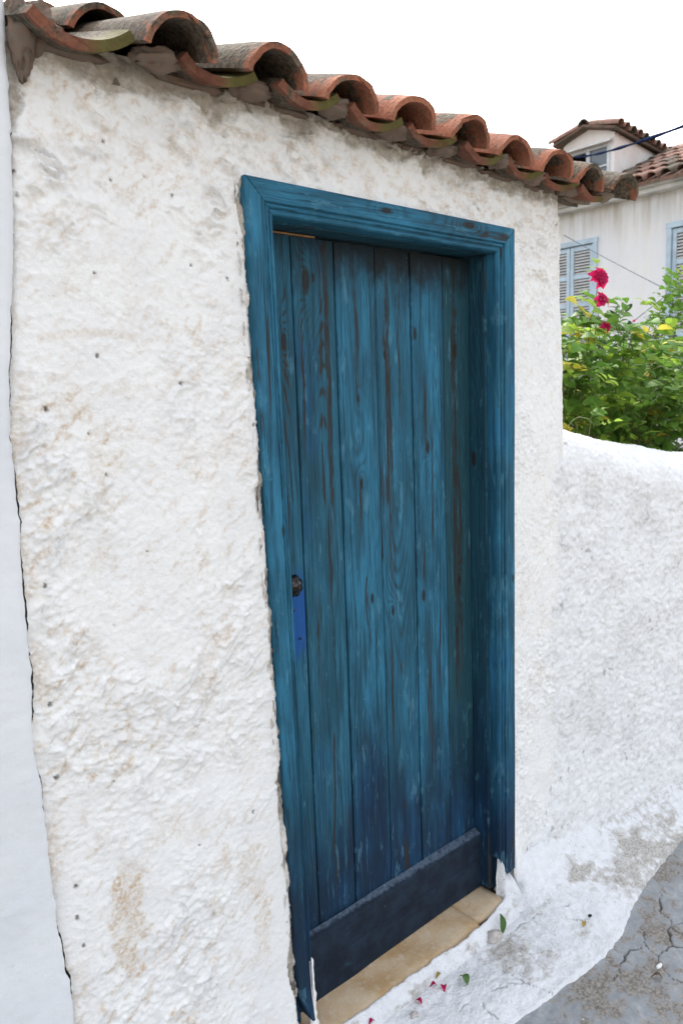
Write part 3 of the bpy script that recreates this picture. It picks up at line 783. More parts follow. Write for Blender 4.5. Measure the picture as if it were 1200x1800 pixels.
pans = [tile_mesh('pan_tile', .135, .145, .45, .021, 20+k, arc=(50, 130), up=-1, n=22, zo=.135) for k in range(3)]
for me in pans: me.materials.append(M['tile_moss'])
# roof body: bedding mortar slab following the slope, parent of the tiles
rb_ = []
for (x0, x1, y0, y1) in [(.545, 2.335, .012, 1.75)]:
    zf = lambda y: 2.222 + (y+.0)*math.tan(SL)
    n = 40; secs = []
    for i in range(n+1):
        x = x0+(x1-x0)*i/n; w_ = .006*math.sin(x*31)+.004*math.sin(x*67)
        dz = -.012*(x-1)
        secs.append([(x, y0+w_, zf(y0)-.012+dz), (x, y0+w_, zf(y0)+.016+dz), (x, y1, zf(y1)+.016+dz), (x, y1, zf(y1)-.012+dz)])
    rb_.append(loft(secs))
roof = obj('roof', *merge(rb_), M['mortar'], house, smooth=False)
tag(roof, 'eave of old terracotta barrel tiles')
def place_tile(me, name, x, y, z, roll=0, yaw=0, pitch=0, parent=None, scale=1.0, dark=.4):
    o = bpy.data.objects.new(name, me); COL.objects.link(o)
    if parent is not None: o.parent = parent
    mw = Matrix.Translation((x, y, z)) @ (ROT @ Euler((pitch, roll, yaw)).to_matrix()).to_4x4() @ Matrix.Scale(scale, 4)
    o.matrix_world = mw; o.matrix_basis = mw; o.matrix_parent_inverse = Matrix.Identity(4); o.color = (dark, 0, 0, 1)
    return o
CX = [.795, 1.016, 1.224, 1.420, 1.622, 1.820, 2.014, 2.198, 2.378]
CZ = [2.238, 2.240, 2.234, 2.232, 2.225, 2.219, 2.211, 2.203, 2.202]
CY = [-.125, -.122, -.115, -.118, -.124, -.112, -.120, -.115, -.128]
DKT = [.66, .68, .46, .20, .36, .18, .46, .70, .92]
JR = [.02, .05, .03, -.02, .02, .04, -.02, .03, .10]
for row in range(4):
    for i, x in enumerate(CX):
        jit = random.uniform(-.01, .01) if row else 0
        d = row*.345
        p = Vector((x+jit*.6, CY[i], CZ[i])) + ALONG*(d+jit) + UPN*(.013*min(row, 1))
        place_tile(covers[(i*5+row) % 6], 'cover_tile', p.x, p.y, p.z, roll=JR[i] if row == 0 else random.uniform(-.04, .04), yaw=random.uniform(-.025, .025), pitch=-.035, parent=roof, dark=DKT[i] if row == 0 else random.uniform(.2, .9))
PXS = [.625, .905, 1.120, 1.322, 1.521, 1.721, 1.917, 2.106, 2.288]
for row in range(4):
    for i, x in enumerate(PXS):
        z = np.interp(x, CX, CZ)-.013
        p = Vector((x+random.uniform(-.004, .004), -.078+random.uniform(-.012, .012), z+.002)) + ALONG*(row*.345) + UPN*(.012*min(row, 1))
        place_tile(pans[(i+row) % 3], 'pan_tile', p.x, p.y, p.z, roll=random.uniform(-.05, .05), yaw=random.uniform(-.02, .02), pitch=-.03, parent=roof, scale=1.0 if i else 1.12)
# mortar lumps bedding the covers
def lump(name, c_, r_, seed, mat, parent, n=16, amp=.3):
    secs = []
    for i in range(n+1):
        a = math.pi*i/n; row = []
        for k in range(20):
            b = 2*math.pi*k/20
            d = np.array([math.sin(a)*math.cos(b), math.sin(a)*math.sin(b), math.cos(a)])
            rr_ = 1+amp*float(fbm(np.array(d[0]*1.6+seed), np.array(d[1]*1.6+d[2]*2.1), 4, int(seed*7)))
            row.append((c_[0]+d[0]*r_[0]*rr_, c_[1]+d[1]*r_[1]*rr_, c_[2]+d[2]*r_[2]*rr_))
        secs.append(row)
    V, F = loft(secs, caps=False)
    return obj(name, V, F, mat, parent)
M['bed'] = mat_plain('bedding_mortar', (.30, .25, .205), .95, .4, 60, 1.0, col2=(.20, .13, .095))
for i, x in enumerate(CX):
    lump('mortar_lump', (x-.008+.012*math.sin(i*3), -.050+.012*math.sin(i*2.1), CZ[i]+.020+.004*math.sin(i*4)), (.050, .030, .018), i+1.3, M['bed'], roof, n=22, amp=.38)
for i, x in enumerate(PXS):
    lump('mortar_lump', (x+.02*math.sin(i*5), -.002, float(np.interp(x, CX, CZ))+.014), (.080, .012, .010), i+31.7, M['bed'], roof, n=18, amp=.35)
lump('mortar_fillet', (.545, -.004, 2.255), (.020, .026, .060), 4.4, M['bed'], roof, n=22, amp=.4)
lump('mortar_fillet', (.575, .04, 2.285), (.04, .06, .045), 6.4, M['bed'], roof, n=22, amp=.5)

# ================================================================== neighbouring facade, left
nb = empty('neighbour_house', (-.6, 0, -.1))
tag(nb, 'smooth white rendered house front at the far left edge, beyond the crack', 'building')
s = S('smooth_render', .85, .2)
n1 = s.noise(5, 5, .6); n2 = s.noise(60, 4, .6)
c = s.mix(s.step(.3, .7, n1), (.64, .66, .69), (.70, .715, .735))
c = s.mix(s.m('MULTIPLY', s.step(.66, .74, n2), .3), c, (.5, .48, .45))
s.color(c); s.bump(s.m('ADD', s.noise(140, 4, .6), s.m('MULTIPLY', n2, .6)), .35, .003); M['render'] = s.mat
zn = np.concatenate([np.arange(-.16, 2.4, .006), np.linspace(2.42, 3.6, 20)])
un = np.concatenate([np.linspace(0, .78, 10), np.linspace(.80, 1, 70)])
UN, ZN = np.meshgrid(un, zn, indexing='ij')
XN = -1.9 + (left_edge(ZN)+1.9)*UN
YN = -.0065 - .0025*fbm(XN*6, ZN*6, 4, 201) - .0008*fbm(XN*50, ZN*50, 2, 203) + .012*np.exp(-(left_edge(ZN)-XN)/.004)
grid('wall', np.stack([XN, YN, ZN], -1), M['render'], nb, flip=True)
secs = [[(float(left_edge(np.array(z)))-.001, .004, z), (float(left_edge(np.array(z)))-.001, 2.6, z)] for z in np.linspace(2.1, 3.6, 12)]
V, F = loft(secs, closed=False); obj('side_wall', V, [tuple(reversed(f)) for f in F], M['render'], nb)
obj('coping', *bbox(-1.9, .535, -.03, 2.6, 3.6, 3.66, .01), M['render'], nb, smooth=False)

# ================================================================== low garden wall, right
gw = empty('garden_wall', (3.2, -.1, -.1))
tag(gw, 'low whitewashed garden wall with rounded sloping top, right of the door', 'wall')
DIRX = Vector((math.cos(R(10)), -math.sin(R(10)), 0)); NRM = Vector((-math.sin(R(10)), -math.cos(R(10)), 0))
def low_top(sv): return np.interp(sv, [-.24, .0, .06, .16, .38, .61, .95, 1.5, 2.6], [1.44, 1.478, 1.470, 1.455, 1.402, 1.352, 1.315, 1.29, 1.27])
sv = np.arange(-.24, 2.4, .005)
prof_n = 330
TT = .34
Pg = np.zeros((len(sv), prof_n, 3)); stn = np.zeros((len(sv), prof_n)); pt = np.zeros((len(sv), prof_n)); mo = np.zeros((len(sv), prof_n))
top = low_top(sv)
for j in range(prof_n):
    q = j/(prof_n-1)
    # front face up to z=top-.13, then a rounded crest, then down the back
    if q < .78:
        z = -.14 + (top-.16+.14)*(q/.78); d = np.zeros_like(sv)
        nz = 0.0; nn = 1.0
    elif q < .94:
        a = (q-.78)/.16*math.pi*.62
        z = top-.16 + .16*np.sin(np.minimum(a, math.pi/2)) - np.maximum(0, a-math.pi/2)*.03
        d = (.17*(1-math.cos(min(a, math.pi/2))) + max(0, a-math.pi/2)*.4)*np.ones_like(sv)
        nz = math.sin(min(a, math.pi/2)); nn = math.cos(min(a, math.pi/2))
    else:
        b = (q-.94)/.06
        d = np.full_like(sv, .17+.4*math.pi*.12); z = top-.03*math.pi*.12 - b*1.2; nz = 0; nn = -1.0
    bx = 2.29 + sv*DIRX.x - NRM.x*d; by = np.where(sv < 0, 0, sv*DIRX.y) - NRM.y*d
    bat = .020*sstep(.35, -.05, z)     # battered foot
    h = .010*fbm(sv*2.4, z*2.2, 3, 301) + .004*fbm(sv*11, z*10, 3, 303) + .0075*(1-np.abs(fbm(sv*30, z*28+d*20, 3, 305))) + .0030*fbm(sv*75, z*75+d*60, 2, 307) + bat
    h = h - .004 - .030*sstep(.02, -.22, sv) + .007*np.exp(-(sv/.09)**2)
    Pg[:, j, 0] = bx + NRM.x*h*nn; Pg[:, j, 1] = by + NRM.y*h*nn; Pg[:, j, 2] = z + h*nz
    stn[:, j] = np.clip(.22*sstep(.0, .7, fbm(sv*5, z*4, 4, 311)) + .34*sstep(.05, .6, fbm(sv*30, z*24, 3, 313)), 0, .5)
    if q > .80: stn[:, j] = stn[:, j]*.4
    pt[:, j] = sstep(.52, .66, fbm(sv*34, z*34+d*30, 3, 317))*sstep(.35, .6, fbm(sv*5, z*6+d*4, 2, 319))*.45
grid('wall', Pg, M['stucco_low'], gw, attrs={'stain': stn, 'mortar': mo, 'pit': pt}, flip=False)

# ================================================================== house behind
XF = 11.0
far = empty('far_house', (13, 5, 0))
tag(far, 'cream two storey house with light blue shutters and tiled dormer, behind the roses', 'building')
s = S('far_render', .9, .15)
o = s.sep()
n1 = s.noise(1.1, 5, .6); n2 = s.noise(1.0, 5, .65, v=s.comb(0., s.m('MULTIPLY', o[1], 4.5), s.m('MULTIPLY', o[2], .5)))
c = s.mix(s.step(.3, .7, n1), (.63, .65, .68), (.70, .70, .70))
c = s.mix(s.m('MULTIPLY', s.step(.50, .78, n2), .16), c, (.50, .42, .30))
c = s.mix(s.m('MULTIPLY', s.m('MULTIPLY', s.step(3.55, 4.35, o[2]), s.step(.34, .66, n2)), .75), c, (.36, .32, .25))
s.color(c); s.bump(s.noise(20, 5, .6), .4, .01); M['far'] = s.mat
M['shutter'] = mat_plain('shutter_blue', (.40, .50, .58), .6, .12, 5, .3)
M['slat'] = mat_plain('shutter_slats', (.50, .50, .49), .7, .12, 9, .3)
M['eave'] = mat_plain('eave_boards', (.50, .51, .50), .8, .25, 3, .4)
M['pink'] = mat_plain('dormer_plaster', (.74, .66, .61), .9, .10, 2.0, .4, col2=(.74, .73, .72))
M['glass'] = None
g_ = S('old_glass', .12, .5); g_.color((.10, .12, .14)); M['glass'] = g_.mat
M['grey_wood'] = mat_plain('grey_paint', (.50, .54, .56), .7, .15, 6, .3)
M['dark'] = mat_plain('dark_room', (.02, .02, .02), .9, .2)
SF = R(22); TF = math.tan(SF)
ROOF0 = (10.66, 4.47)          # eave edge x, z
def roof_z(x): return ROOF0[1] + (x-ROOF0[0])*TF
# facade wall with window openings
WIN = [(5.068, 6.03, 2.30, 3.868), (3.07, 3.978, 2.27, 3.862)]      # y0,y1,z0,z1
zz = [-.1, 2.30, 3.865, 4.36]
fw = [box(XF, XF+.25, -.5, 3.07, -.1, 4.36), box(XF, XF+.25, 3.978, 5.068, -.1, 4.36), box(XF, XF+.25, 6.03, 9.5, -.1, 4.36),
      box(XF, XF+.25, 3.07, 3.978, -.1, 2.27), box(XF, XF+.25, 3.07, 3.978, 3.862, 4.36), box(XF, XF+.25, 5.068, 6.03, -.1, 2.30), box(XF, XF+.25, 5.068, 6.03, 3.868, 4.36),
      box(XF+.25, XF+5, -.5, -.3, -.1, 4.36), box(XF+.25, XF+5, 9.3, 9.5, -.1, 4.36)]
obj('wall', *merge(fw), M['far'], far, smooth=False)
# cornice boards under the eave
obj('cornice', *merge([bbox(10.72, 11.3, -.6, 9.6, 4.375, 4.44, .01), bbox(10.80, 11.24, -.6, 9.6, 4.31, 4.374, .01)]), M['eave'], far, smooth=False)
def window(y0, y1, z0, z1):
    x = XF
    f = .07
    fr = merge([bbox(x-.03, x+.12, y0, y0+f, z0, z1), bbox(x-.03, x+.12, y1-f, y1, z0, z1), bbox(x-.034, x+.12, y0-.01, y1+.01, z1-f*.9, z1+.012), bbox(x-.05, x+.12, y0-.02, y1+.02, z0-.05, z0+.02)])
    w_ = obj('window', *fr, M['shutter'], far, smooth=False)
    tag(w_, 'light blue shuttered window')
    mid = (y0+y1)/2
    for (a, b) in ((y0+f+.004, mid-.004), (mid+.004, y1-f-.004)):
        st = .062; zs_ = [z0+.024, z0+.60, z1-f-.47, z1-f-.004]
        rails = [bbox(x+.0, x+.04, a, a+st, zs_[0], zs_[3], .006), bbox(x+.0, x+.04, b-st, b, zs_[0], zs_[3], .006)]
        for zz_ in (zs_[0], zs_[1]-.03, zs_[2]-.03, zs_[3]-.07):
            rails.append(bbox(x+.001, x+.039, a+st+.001, b-st-.001, zz_, zz_+.07, .006))
        leaf = obj('shutter_leaf', *merge(rails), M['shutter'], w_, smooth=False)
        sl = []
        for (q0, q1) in ((zs_[0]+.07, zs_[1]-.03), (zs_[1]+.04, zs_[2]-.03), (zs_[2]+.04, zs_[3]-.07)):
            n = max(3, int((q1-q0)/.042))
            for k in range(n):
                zc = q0+(q1-q0)*(k+.5)/n
                V, F = box(-.02, .02, a+st+.002, b-st-.002, -.005, .005)
                ct, st_ = math.cos(R(50)), math.sin(R(50))
                V = [(x+.022+vx*ct-vz*-st_*1, vy, zc+vx*st_+vz*ct) for vx, vy, vz in V]
                sl.append((V, F))
        tag(obj('louvre_slats', *merge(sl), M['slat'], w_, smooth=False), kind='stuff')
    obj('dark_opening', *box(x+.13, x+.15, y0+.01, y1-.01, z0+.01, z1-.01), M['dark'], w_, smooth=False)
for a in WIN: window(*a)
# main roof
roof_b = []
V = [(ROOF0[0], -.7, ROOF0[1]-.03), (ROOF0[0], 9.7, ROOF0[1]-.03), (14.2, 9.7, roof_z(14.2)-.03), (14.2, -.7, roof_z(14.2)-.03)]
V += [(p[0], p[1], p[2]-.05) for p in V]
froof = obj('roof', V, [(0, 3, 2, 1), (4, 5, 6, 7), (0, 1, 5, 4), (2, 3, 7, 6), (1, 2, 6, 5), (3, 0, 4, 7)], M['tile_far'], far, smooth=False)
fcov = []
for k in range(3):
    me = tile_mesh('roof_tile', .085, .072, .52, .018, 40+k, n=8, ny=2); me.materials.append(M['tile_far']); fcov.append(me)
ROTF = Matrix((Vector((0, -1, 0)), Vector((math.cos(SF), 0, math.sin(SF))), Vector((-math.sin(SF), 0, math.cos(SF))))).transposed()
rg = random.Random(8)
def far_tile(x, y, z, parent, rot=ROTF, name='roof_tile', sc=1.0):
    o = bpy.data.objects.new(name, rg.choice(fcov)); COL.objects.link(o); o.parent = parent
    mw = Matrix.Translation((x, y, z)) @ (rot @ Euler((-.04, rg.uniform(-.06, .06), rg.uniform(-.05, .05))).to_matrix()).to_4x4() @ Matrix.Scale(sc, 4)
    o.matrix_basis = mw; return o
yy = 2.6
while yy < 6.6:
    for r_ in range(6):
        x = ROOF0[0]-.04 + r_*.42*math.cos(SF)+rg.uniform(-.015, .015)
        if 4.95 < yy < 6.05 and x > 11.2: continue
        far_tile(x, yy+rg.uniform(-.01, .01), roof_z(x)+.0+.014*(r_ > 0), froof)
    yy += .205
# dormer
XD, DY0, DY1 = 11.4, 5.045, 5.94
zr = roof_z(XD)
pk = 5.66
dv = [(XD, DY0, zr-.05), (XD, DY1, zr-.05), (XD, DY1, 5.40), (XD, (DY0+DY1)/2, pk-.07), (XD, DY0, 5.46),
      (12.85, DY0, roof_z(12.85)-.02), (12.85, DY1, roof_z(12.85)-.02), (12.85, DY1, 5.33), (12.85, (DY0+DY1)/2, 5.45), (12.85, DY0, 5.34)]
# opening in the dormer front is framed by wall strips
WY0, WY1, WZ0, WZ1 = DY0+.07, DY1-.06, zr+.02, 5.33
side = [((XD, DY0, zr-.05), (XD, DY0, 5.46), (12.85, DY0, 5.335), (12.85, DY0, roof_z(12.85)-.02)), ((XD, DY1, zr-.05), (12.85, DY1, roof_z(12.85)-.02), (12.85, DY1, 5.335), (XD, DY1, 5.46))]
dparts = [(list(q), [(0, 1, 2, 3)]) for q in side]
dparts += [box(XD-.001, XD+.12, DY0+.001, WY0, zr-.04, 5.33), box(XD-.001, XD+.12, WY1, DY1-.001, zr-.04, 5.33)]
mid = (DY0+DY1)/2
gable = [(DY0+.001, 5.33), (DY0+.001, 5.46), (mid-.08, pk-.03), (mid+.12, pk-.04), (DY1-.001, 5.46), (DY1-.001, 5.33)]
dparts.append(loft([[(XD-.001, y, z) for y, z in gable], [(XD+.12, y, z) for y, z in gable]]))
dormer = obj('dormer', *merge(dparts), M['pink'], far, smooth=False)
tag(dormer, 'small dormer with pinkish plaster sides')
fr = merge([bbox(XD-.02, XD+.05, WY0, WY0+.05, WZ0, WZ1), bbox(XD-.02, XD+.05, WY1-.05, WY1, WZ0, WZ1), bbox(XD-.021, XD+.05, WY0+.051, WY1-.051, WZ1-.05, WZ1), bbox(XD-.021, XD+.05, WY0+.051, WY1-.051, WZ0, WZ0+.04),
            bbox(XD-.02, XD+.05, mid-.03, mid+.03, WZ0+.041, WZ1-.051), bbox(XD-.01, XD+.03, WY0+.051, mid-.031, (WZ0+WZ1)/2-.06, (WZ0+WZ1)/2-.03)])
obj('dormer_frame', *fr, M['grey_wood'], dormer, smooth=False)
obj('pane', *box(XD+.012, XD+.018, WY0+.051, mid-.031, WZ0+.041, WZ1-.051), M['glass'], dormer, smooth=False)
obj('dark_opening', *box(XD+.25, XD+.27, DY0+.02, DY1-.02, zr+.05, 5.4), M['dark'], dormer, smooth=False)
# canopy board over the dormer window
V, F = box(0, .42, WY0-.05, DY1+.02, 0, .035)
V = [(XD-.12+x*.28, y, 5.325+z*.7+x*.1) for x, y, z in V]
obj('canopy_board', V, F, M['eave'], dormer, smooth=False)
droof = []
for sgn in (0, 1):
    ya, yb = (mid, DY0-.10) if sgn == 0 else (mid, DY1+.10)
    z1, z2 = pk, 5.50
    for_ = [(XD-.16, ya, z1), (XD-.16, yb, z2), (13.0, yb, z2-.135), (13.0, ya, z1-.135)]
    V = for_+[(p[0], p[1], p[2]-.04) for p in for_]
    droof.append((V, [(0, 1, 2, 3), (7, 6, 5, 4), (0, 4, 5, 1), (1, 5, 6, 2), (2, 6, 7, 3), (3, 7, 4, 0)]))
dr = obj('dormer_roof', *merge(droof), M['tile_far'], far, smooth=False)
sl2 = math.atan2(pk-5.50, mid-DY0+.10)
for sgn in (-1, 1):
    al = Vector((0, -sgn*math.cos(sl2), math.sin(sl2))) ; 
    al = Vector((0, (1 if sgn < 0 else -1)*math.cos(sl2), math.sin(sl2)))
    xd = Vector((1, 0, -.084)).normalized()*(1 if sgn < 0 else -1)
    up = xd.cross(al)
    rm = Matrix((xd, al, up)).transposed()
    for k in range(9):
        t = k/8.0; x = XD-.10+t*1.55
        yb = DY0-.16 if sgn < 0 else DY1+.16
        far_tile(x, yb, 5.485-.084*(x-XD)+.015, dr, rm, 'roof_tile', 1.05)
ridge_rot = Matrix((Vector((0, -1, 0)), Vector((1, 0, -.084)).normalized(), Vector((.084, 0, 1)).normalized())).transposed()
for k in range(4):
    far_tile(XD-.18+k*.4, mid, pk+.0-.084*(k*.4), dr, ridge_rot, 'ridge_tile', 1.0)

# ================================================================== cables
M['cable'] = mat_plain('cable_black', (.010, .016, .04), 1.0, .3, 20, spec=0.0)
def sag(a, b, n, s_):
    a, b = Vector(a), Vector(b)
    return [a.lerp(b, i/n) - Vector((0, 0, s_*4*(i/n)*(1-i/n))) for i in range(n+1)]
A_ = (11.42, 5.74, 5.262); B_ = (4.6, .748, 3.178)
d_ = (Vector(B_)-Vector(A_)); C_ = Vector(B_)+d_*.75
pts = sag(A_, C_, 60, .10)
rad = [.011+.0035*math.sin(i*.9) for i in range(61)]
tag(obj('overhead_cable', *tube(pts, rad, 8), M['cable']), 'thick black overhead cable slanting up to the right in front of the dormer', 'cable')
M['wire'] = mat_plain('wire_grey', (.12, .14, .16), 1.0, .2, 20, spec=0.0)
tag(obj('wire', *tube(sag((10.99, 5.66, 4.01), (7.6, 1.5, 2.08), 20, .02), .0055, 5), M['wire']), 'thin grey wire slanting down across the far house wall behind the roses', 'wire')
tag(obj('wire', *tube(sag((9, 3.42, 2.37), (9, 1.9, 3.38), 12, .01), .0055, 5), M['wire']), 'thin grey wire rising to the right behind the tall rose shoot', 'wire')

# ================================================================== plants
def leaf_shape(L=1.0, W=.55, fold=.14, curl=.12, n=5):
    V = []; F = []
    for i in range(n+1):
        t = i/n; w = W*.5*math.sin(math.pi*t**.85)**.8 if 0 < t < 1 else 0.002
        z = curl*math.sin(t*2.2)-curl*t*t*1.4
        V += [(-w, t*L, z+fold*w*2), (0, t*L, z), (w, t*L, z+fold*w*2)]
    for i in range(n):
        a = i*3; F += [(a, a+1, a+4, a+3), (a+1, a+2, a+5, a+4)]
    return V, F
def leaf_data(name, mat, **k):
    V, F = leaf_shape(**k); me = bpy.data.meshes.new(name); me.from_pydata(V, [], F); me.shade_smooth(); me.materials.append(mat); return me
M['rose_leaf'] = mat_leaf('rose_leaf', (.098, .195, .029))
M['rose_leaf_light'] = mat_leaf('rose_leaf_light', (.22, .33, .045), .45)
M['rose_leaf_yellow'] = mat_leaf('rose_leaf_yellow', (.42, .36, .05), .4)
M['dark_leaf'] = mat_leaf('dark_leaf', (.032, .072, .022), .2)
M['stem'] = mat_plain('rose_stem', (.09, .11, .03), .7, .3, 30)
M['twig'] = mat_plain('dry_twig', (.11, .075, .05), .85, .3, 30)
M['petal'] = mat_leaf('rose_petal', (.50, .012, .095), .3)
rl = [leaf_data('leaf', M[k], L=1, W=w, fold=f, curl=c_) for k, w, f, c_ in (('rose_leaf', .58, .12, .15), ('rose_leaf', .66, .05, .25), ('rose_leaf_light', .60, .10, .10), ('rose_leaf_yellow', .55, .08, .2))]
rg = random.Random(21)
CAMP = Vector((0, -1.45, 1.61))
def orient(pos, direction, normal_hint, roll, size):
    y = Vector(direction).normalized(); z = Vector(normal_hint) - y*Vector(normal_hint).dot(y)
    if z.length < .05: z = Vector((1, 0, 0)).cross(y)
    z.normalize(); x = y.cross(z)
    m = Matrix((x, y, z)).transposed() @ Euler((0, roll, 0)).to_matrix()
    return Matrix.Translation(pos) @ m.to_4x4() @ Matrix.Scale(size, 4)
def bez(a, b, c_, n):
    a, b, c_ = Vector(a), Vector(b), Vector(c_)
    return [a*(1-t)**2 + b*2*t*(1-t) + c_*t*t for t in [i/n for i in range(n+1)]]

rose = empty('rose_bush', (3.4, .55, .35))
tag(rose, 'leafy rose bush with crimson blooms rising above the low wall', 'bush')
stems = []; leaves = []          # leaves: (matrix, variant)
def compound(p, d, size, yel):
    d = Vector(d).normalized()
    up = Vector((rg.uniform(-.5, .5), rg.uniform(-.8, .1), 1)).normalized()
    sidev = d.cross(up).normalized()
    n = rg.choice((2, 2, 3))
    var = 3 if rg.random() < yel else rg.choice((0, 0, 1, 1, 2, 2))
    L = size*2.4
    stems.append(([p, p+d*L*.5-Vector((0, 0, size*.06)), p+d*L-Vector((0, 0, size*.25))], [.0014, .0011, .0008]))
    for k in range(n):
        q = p + d*L*(.35+.6*k/n) - Vector((0, 0, size*.25))*((.35+.6*k/n)**2)
        for s_ in (-1, 1):
            dd_ = (sidev*s_ + d*.45 + Vector((0, 0, rg.uniform(-.35, .15)))).normalized()
            leaves.append((orient(q, dd_, up+Vector((rg.uniform(-.5, .5), rg.uniform(-.5, .5), 0)), rg.uniform(-.5, .5), size*rg.uniform(.8, 1.1)), var))
    leaves.append((orient(p+d*L-Vector((0, 0, size*.25)), d+Vector((0, 0, -.3)), up, rg.uniform(-.5, .5), size*1.15), var))
def shoot(a, b, c_, n, r0, dens, size=.070, start=.35, yel=.06):
    P_ = bez(a, b, c_, n); stems.append((P_, [r0*(1-.7*i/n) for i in range(n+1)]))
    for i in range(n+1):
        t = i/n
        if t < start: continue
        for _ in range(dens):
            ang = rg.uniform(0, 6.28)
            tang = (P_[min(i+1, n)]-P_[max(i-1, 0)]).normalized()
            d = Vector((math.cos(ang), math.sin(ang)*.9-.15, rg.uniform(-.15, .7))) + tang*.3
            compound(P_[i]+tang*rg.uniform(-.02, .02), d, size*rg.uniform(.75, 1.15), yel)
base = [(2.95, .45, .36), (3.2, .5, .36), (3.45, .55, .36), (3.7, .6, .36), (3.95, .55, .36)]
fl_pts = [(2.962, .30, 2.057), (2.975, .30, 1.965), (2.882, .22, 1.848)]
for k, tip in enumerate(fl_pts):
    b_ = base[k % 2]
    shoot(b_, (tip[0]-.05+.04*k, tip[1]+.1, 1.4), (tip[0], tip[1], tip[2]-.02), 12, .0045, 1, start=.62, yel=.25 if k == 0 else .08)
tops = []
for _ in range(64):
    x = rg.uniform(2.72, 4.25); t = (x-2.72)/1.53
    y = rg.uniform(.20, .75)
    zt = np.interp(x, [2.7, 3.0, 3.3, 3.6, 3.9, 4.3], [1.90, 1.90, 1.86, 1.86, 1.80, 1.72]) - rg.uniform(0, .42)
    tops.append((x, y, zt))
for x, y, zt in tops:
    b_ = rg.choice(base); mx = (b_[0]+x)/2+rg.uniform(-.1, .1)
    shoot((b_[0]+rg.uniform(-.06, .06), b_[1]+rg.uniform(-.05, .05), b_[2]), (mx, (b_[1]+y)/2+.08, zt+rg.uniform(-.1, .12)), (x, y, zt), 11, .004, 1, start=.45)
# sprays hanging over the wall towards the camera
for (x, y, z) in [(3.02, .13, 1.60), (3.2, .10, 1.58), (3.45, .08, 1.55), (2.75, .16, 1.62), (3.32, .08, 1.66), (3.1, .15, 1.72), (3.6, .1, 1.62)]:
    shoot((x+.15, .5, .9), (x+.05, .45, 1.85), (x, y, z), 10, .0032, 1, start=.5, size=.05)
# tall shoots at the right edge of the view
for (tx, ty, tz, bx) in [(3.66, .33, 2.10, 3.52), (3.74, .33, 2.05, 3.60), (3.58, .33, 1.90, 3.5), (3.80, .36, 2.13, 3.72)]:
    shoot((3.5, .5, .9), (bx, .42, 1.7), (tx, ty, tz), 12, .0038, 2, start=.55, size=.050, yel=.02)
# one shoot creeping over the wall end
shoot((2.75, .4, 1.1), (2.55, .2, 1.62), (2.42, -.02, 1.475), 8, .0028, 1, start=.8, size=.03, yel=.3)
V, F = merge([tube(p, r_, 5) for p, r_ in stems]); obj('stem', V, F, M['stem'], rose)
leaves = [(m, v) for m, v in leaves if not (m.translation.x < 2.34 and m.translation.y > -.02) and m.translation.z > .5]
def hidden(m):
    p = m.translation     # behind the low wall's crest or the house end as seen from the lane
    t = (0-CAMP.y)/(p.y-CAMP.y) if p.y > 0 else 1
    q = CAMP + (p-CAMP)*min(t, 1)
    return q.x < 2.27 or q.z < 1.30 or q.x > 3.3
vis = sorted([l for l in leaves if not hidden(l[0])], key=lambda l: (l[0].translation-CAMP).length/l[0].to_scale()[0])
solo = vis[:290]; ids = set(id(l[0]) for l in solo)
rest = [l for l in leaves if id(l[0]) not in ids]
for m, v in solo:
    o = bpy.data.objects.new('leaf', rl[v]); COL.objects.link(o); o.parent = rose
    o.matrix_parent_inverse = Matrix.Translation(-PAR[rose.name]); o.matrix_basis = m
def joined(name, items, meshes, parent):
    Vn = [np.array([v.co[:] for v in me.vertices]) for me in meshes]; Fn = [[tuple(p.vertices) for p in me.polygons] for me in meshes]
    V = []; F = []; mi = []; off = 0
    for m, v in items:
        a = np.array(m); V.append(Vn[v] @ a[:3, :3].T + a[:3, 3]); F += [tuple(i+off for i in f) for f in Fn[v]]; mi += [v]*len(Fn[v]); off += len(Vn[v])
    me = bpy.data.meshes.new(name); me.from_pydata(np.concatenate(V).tolist(), [], F); me.shade_smooth()
    for q in meshes: me.materials.append(q.materials[0])
    me.polygons.foreach_set('material_index', np.array(mi, np.int32))
    o = setup(bpy.data.objects.new(name, me), None, parent); return o
tag(joined('foliage', rest, rl, rose), kind='stuff')
# flowers
pv, pf = leaf_shape(1.0, .8, .20, .35, 4)
pm = bpy.data.meshes.new('petal'); pm.from_pydata(pv, [], pf); pm.shade_smooth(); pm.materials.append(M['petal'])
def flower(c_, size, n, seed, tilt):
    rr_ = random.Random(seed); c_ = Vector(c_)
    fr_ = lump('flower', c_, (size*.16,)*3, seed, M['petal'], rose, n=6, amp=.2)
    ax = Vector(tilt).normalized(); e1 = ax.cross(Vector((1, .2, 0))).normalized(); e2 = ax.cross(e1)
    for k in range(n):
        ring = k/n; a = k*2.399+rr_.uniform(-.2, .2)
        d = (e1*math.cos(a)+e2*math.sin(a))*(.35+.75*ring) + ax*(1.0-1.05*ring)
        o = bpy.data.objects.new('petal', pm); COL.objects.link(o); o.parent = fr_
        o.matrix_parent_inverse = Matrix.Translation(-PAR[rose.name])
        o.matrix_parent_inverse = Matrix.Identity(4)
        o.matrix_basis = orient(c_, d, ax*1.0-(e1*math.cos(a)+e2*math.sin(a))*.6, rr_.uniform(-.3, .3), size*(.65+.45*ring))
flower(fl_pts[0], .047, 26, 2, (-.5, -1, .25))
flower(fl_pts[1], .046, 16, 5, (-.2, -1, .6))
flower(fl_pts[2], .030, 12, 7, (-.2, -1, .5))
flower((3.36, .35, 1.90), .016, 7, 9, (0, 0, 1))
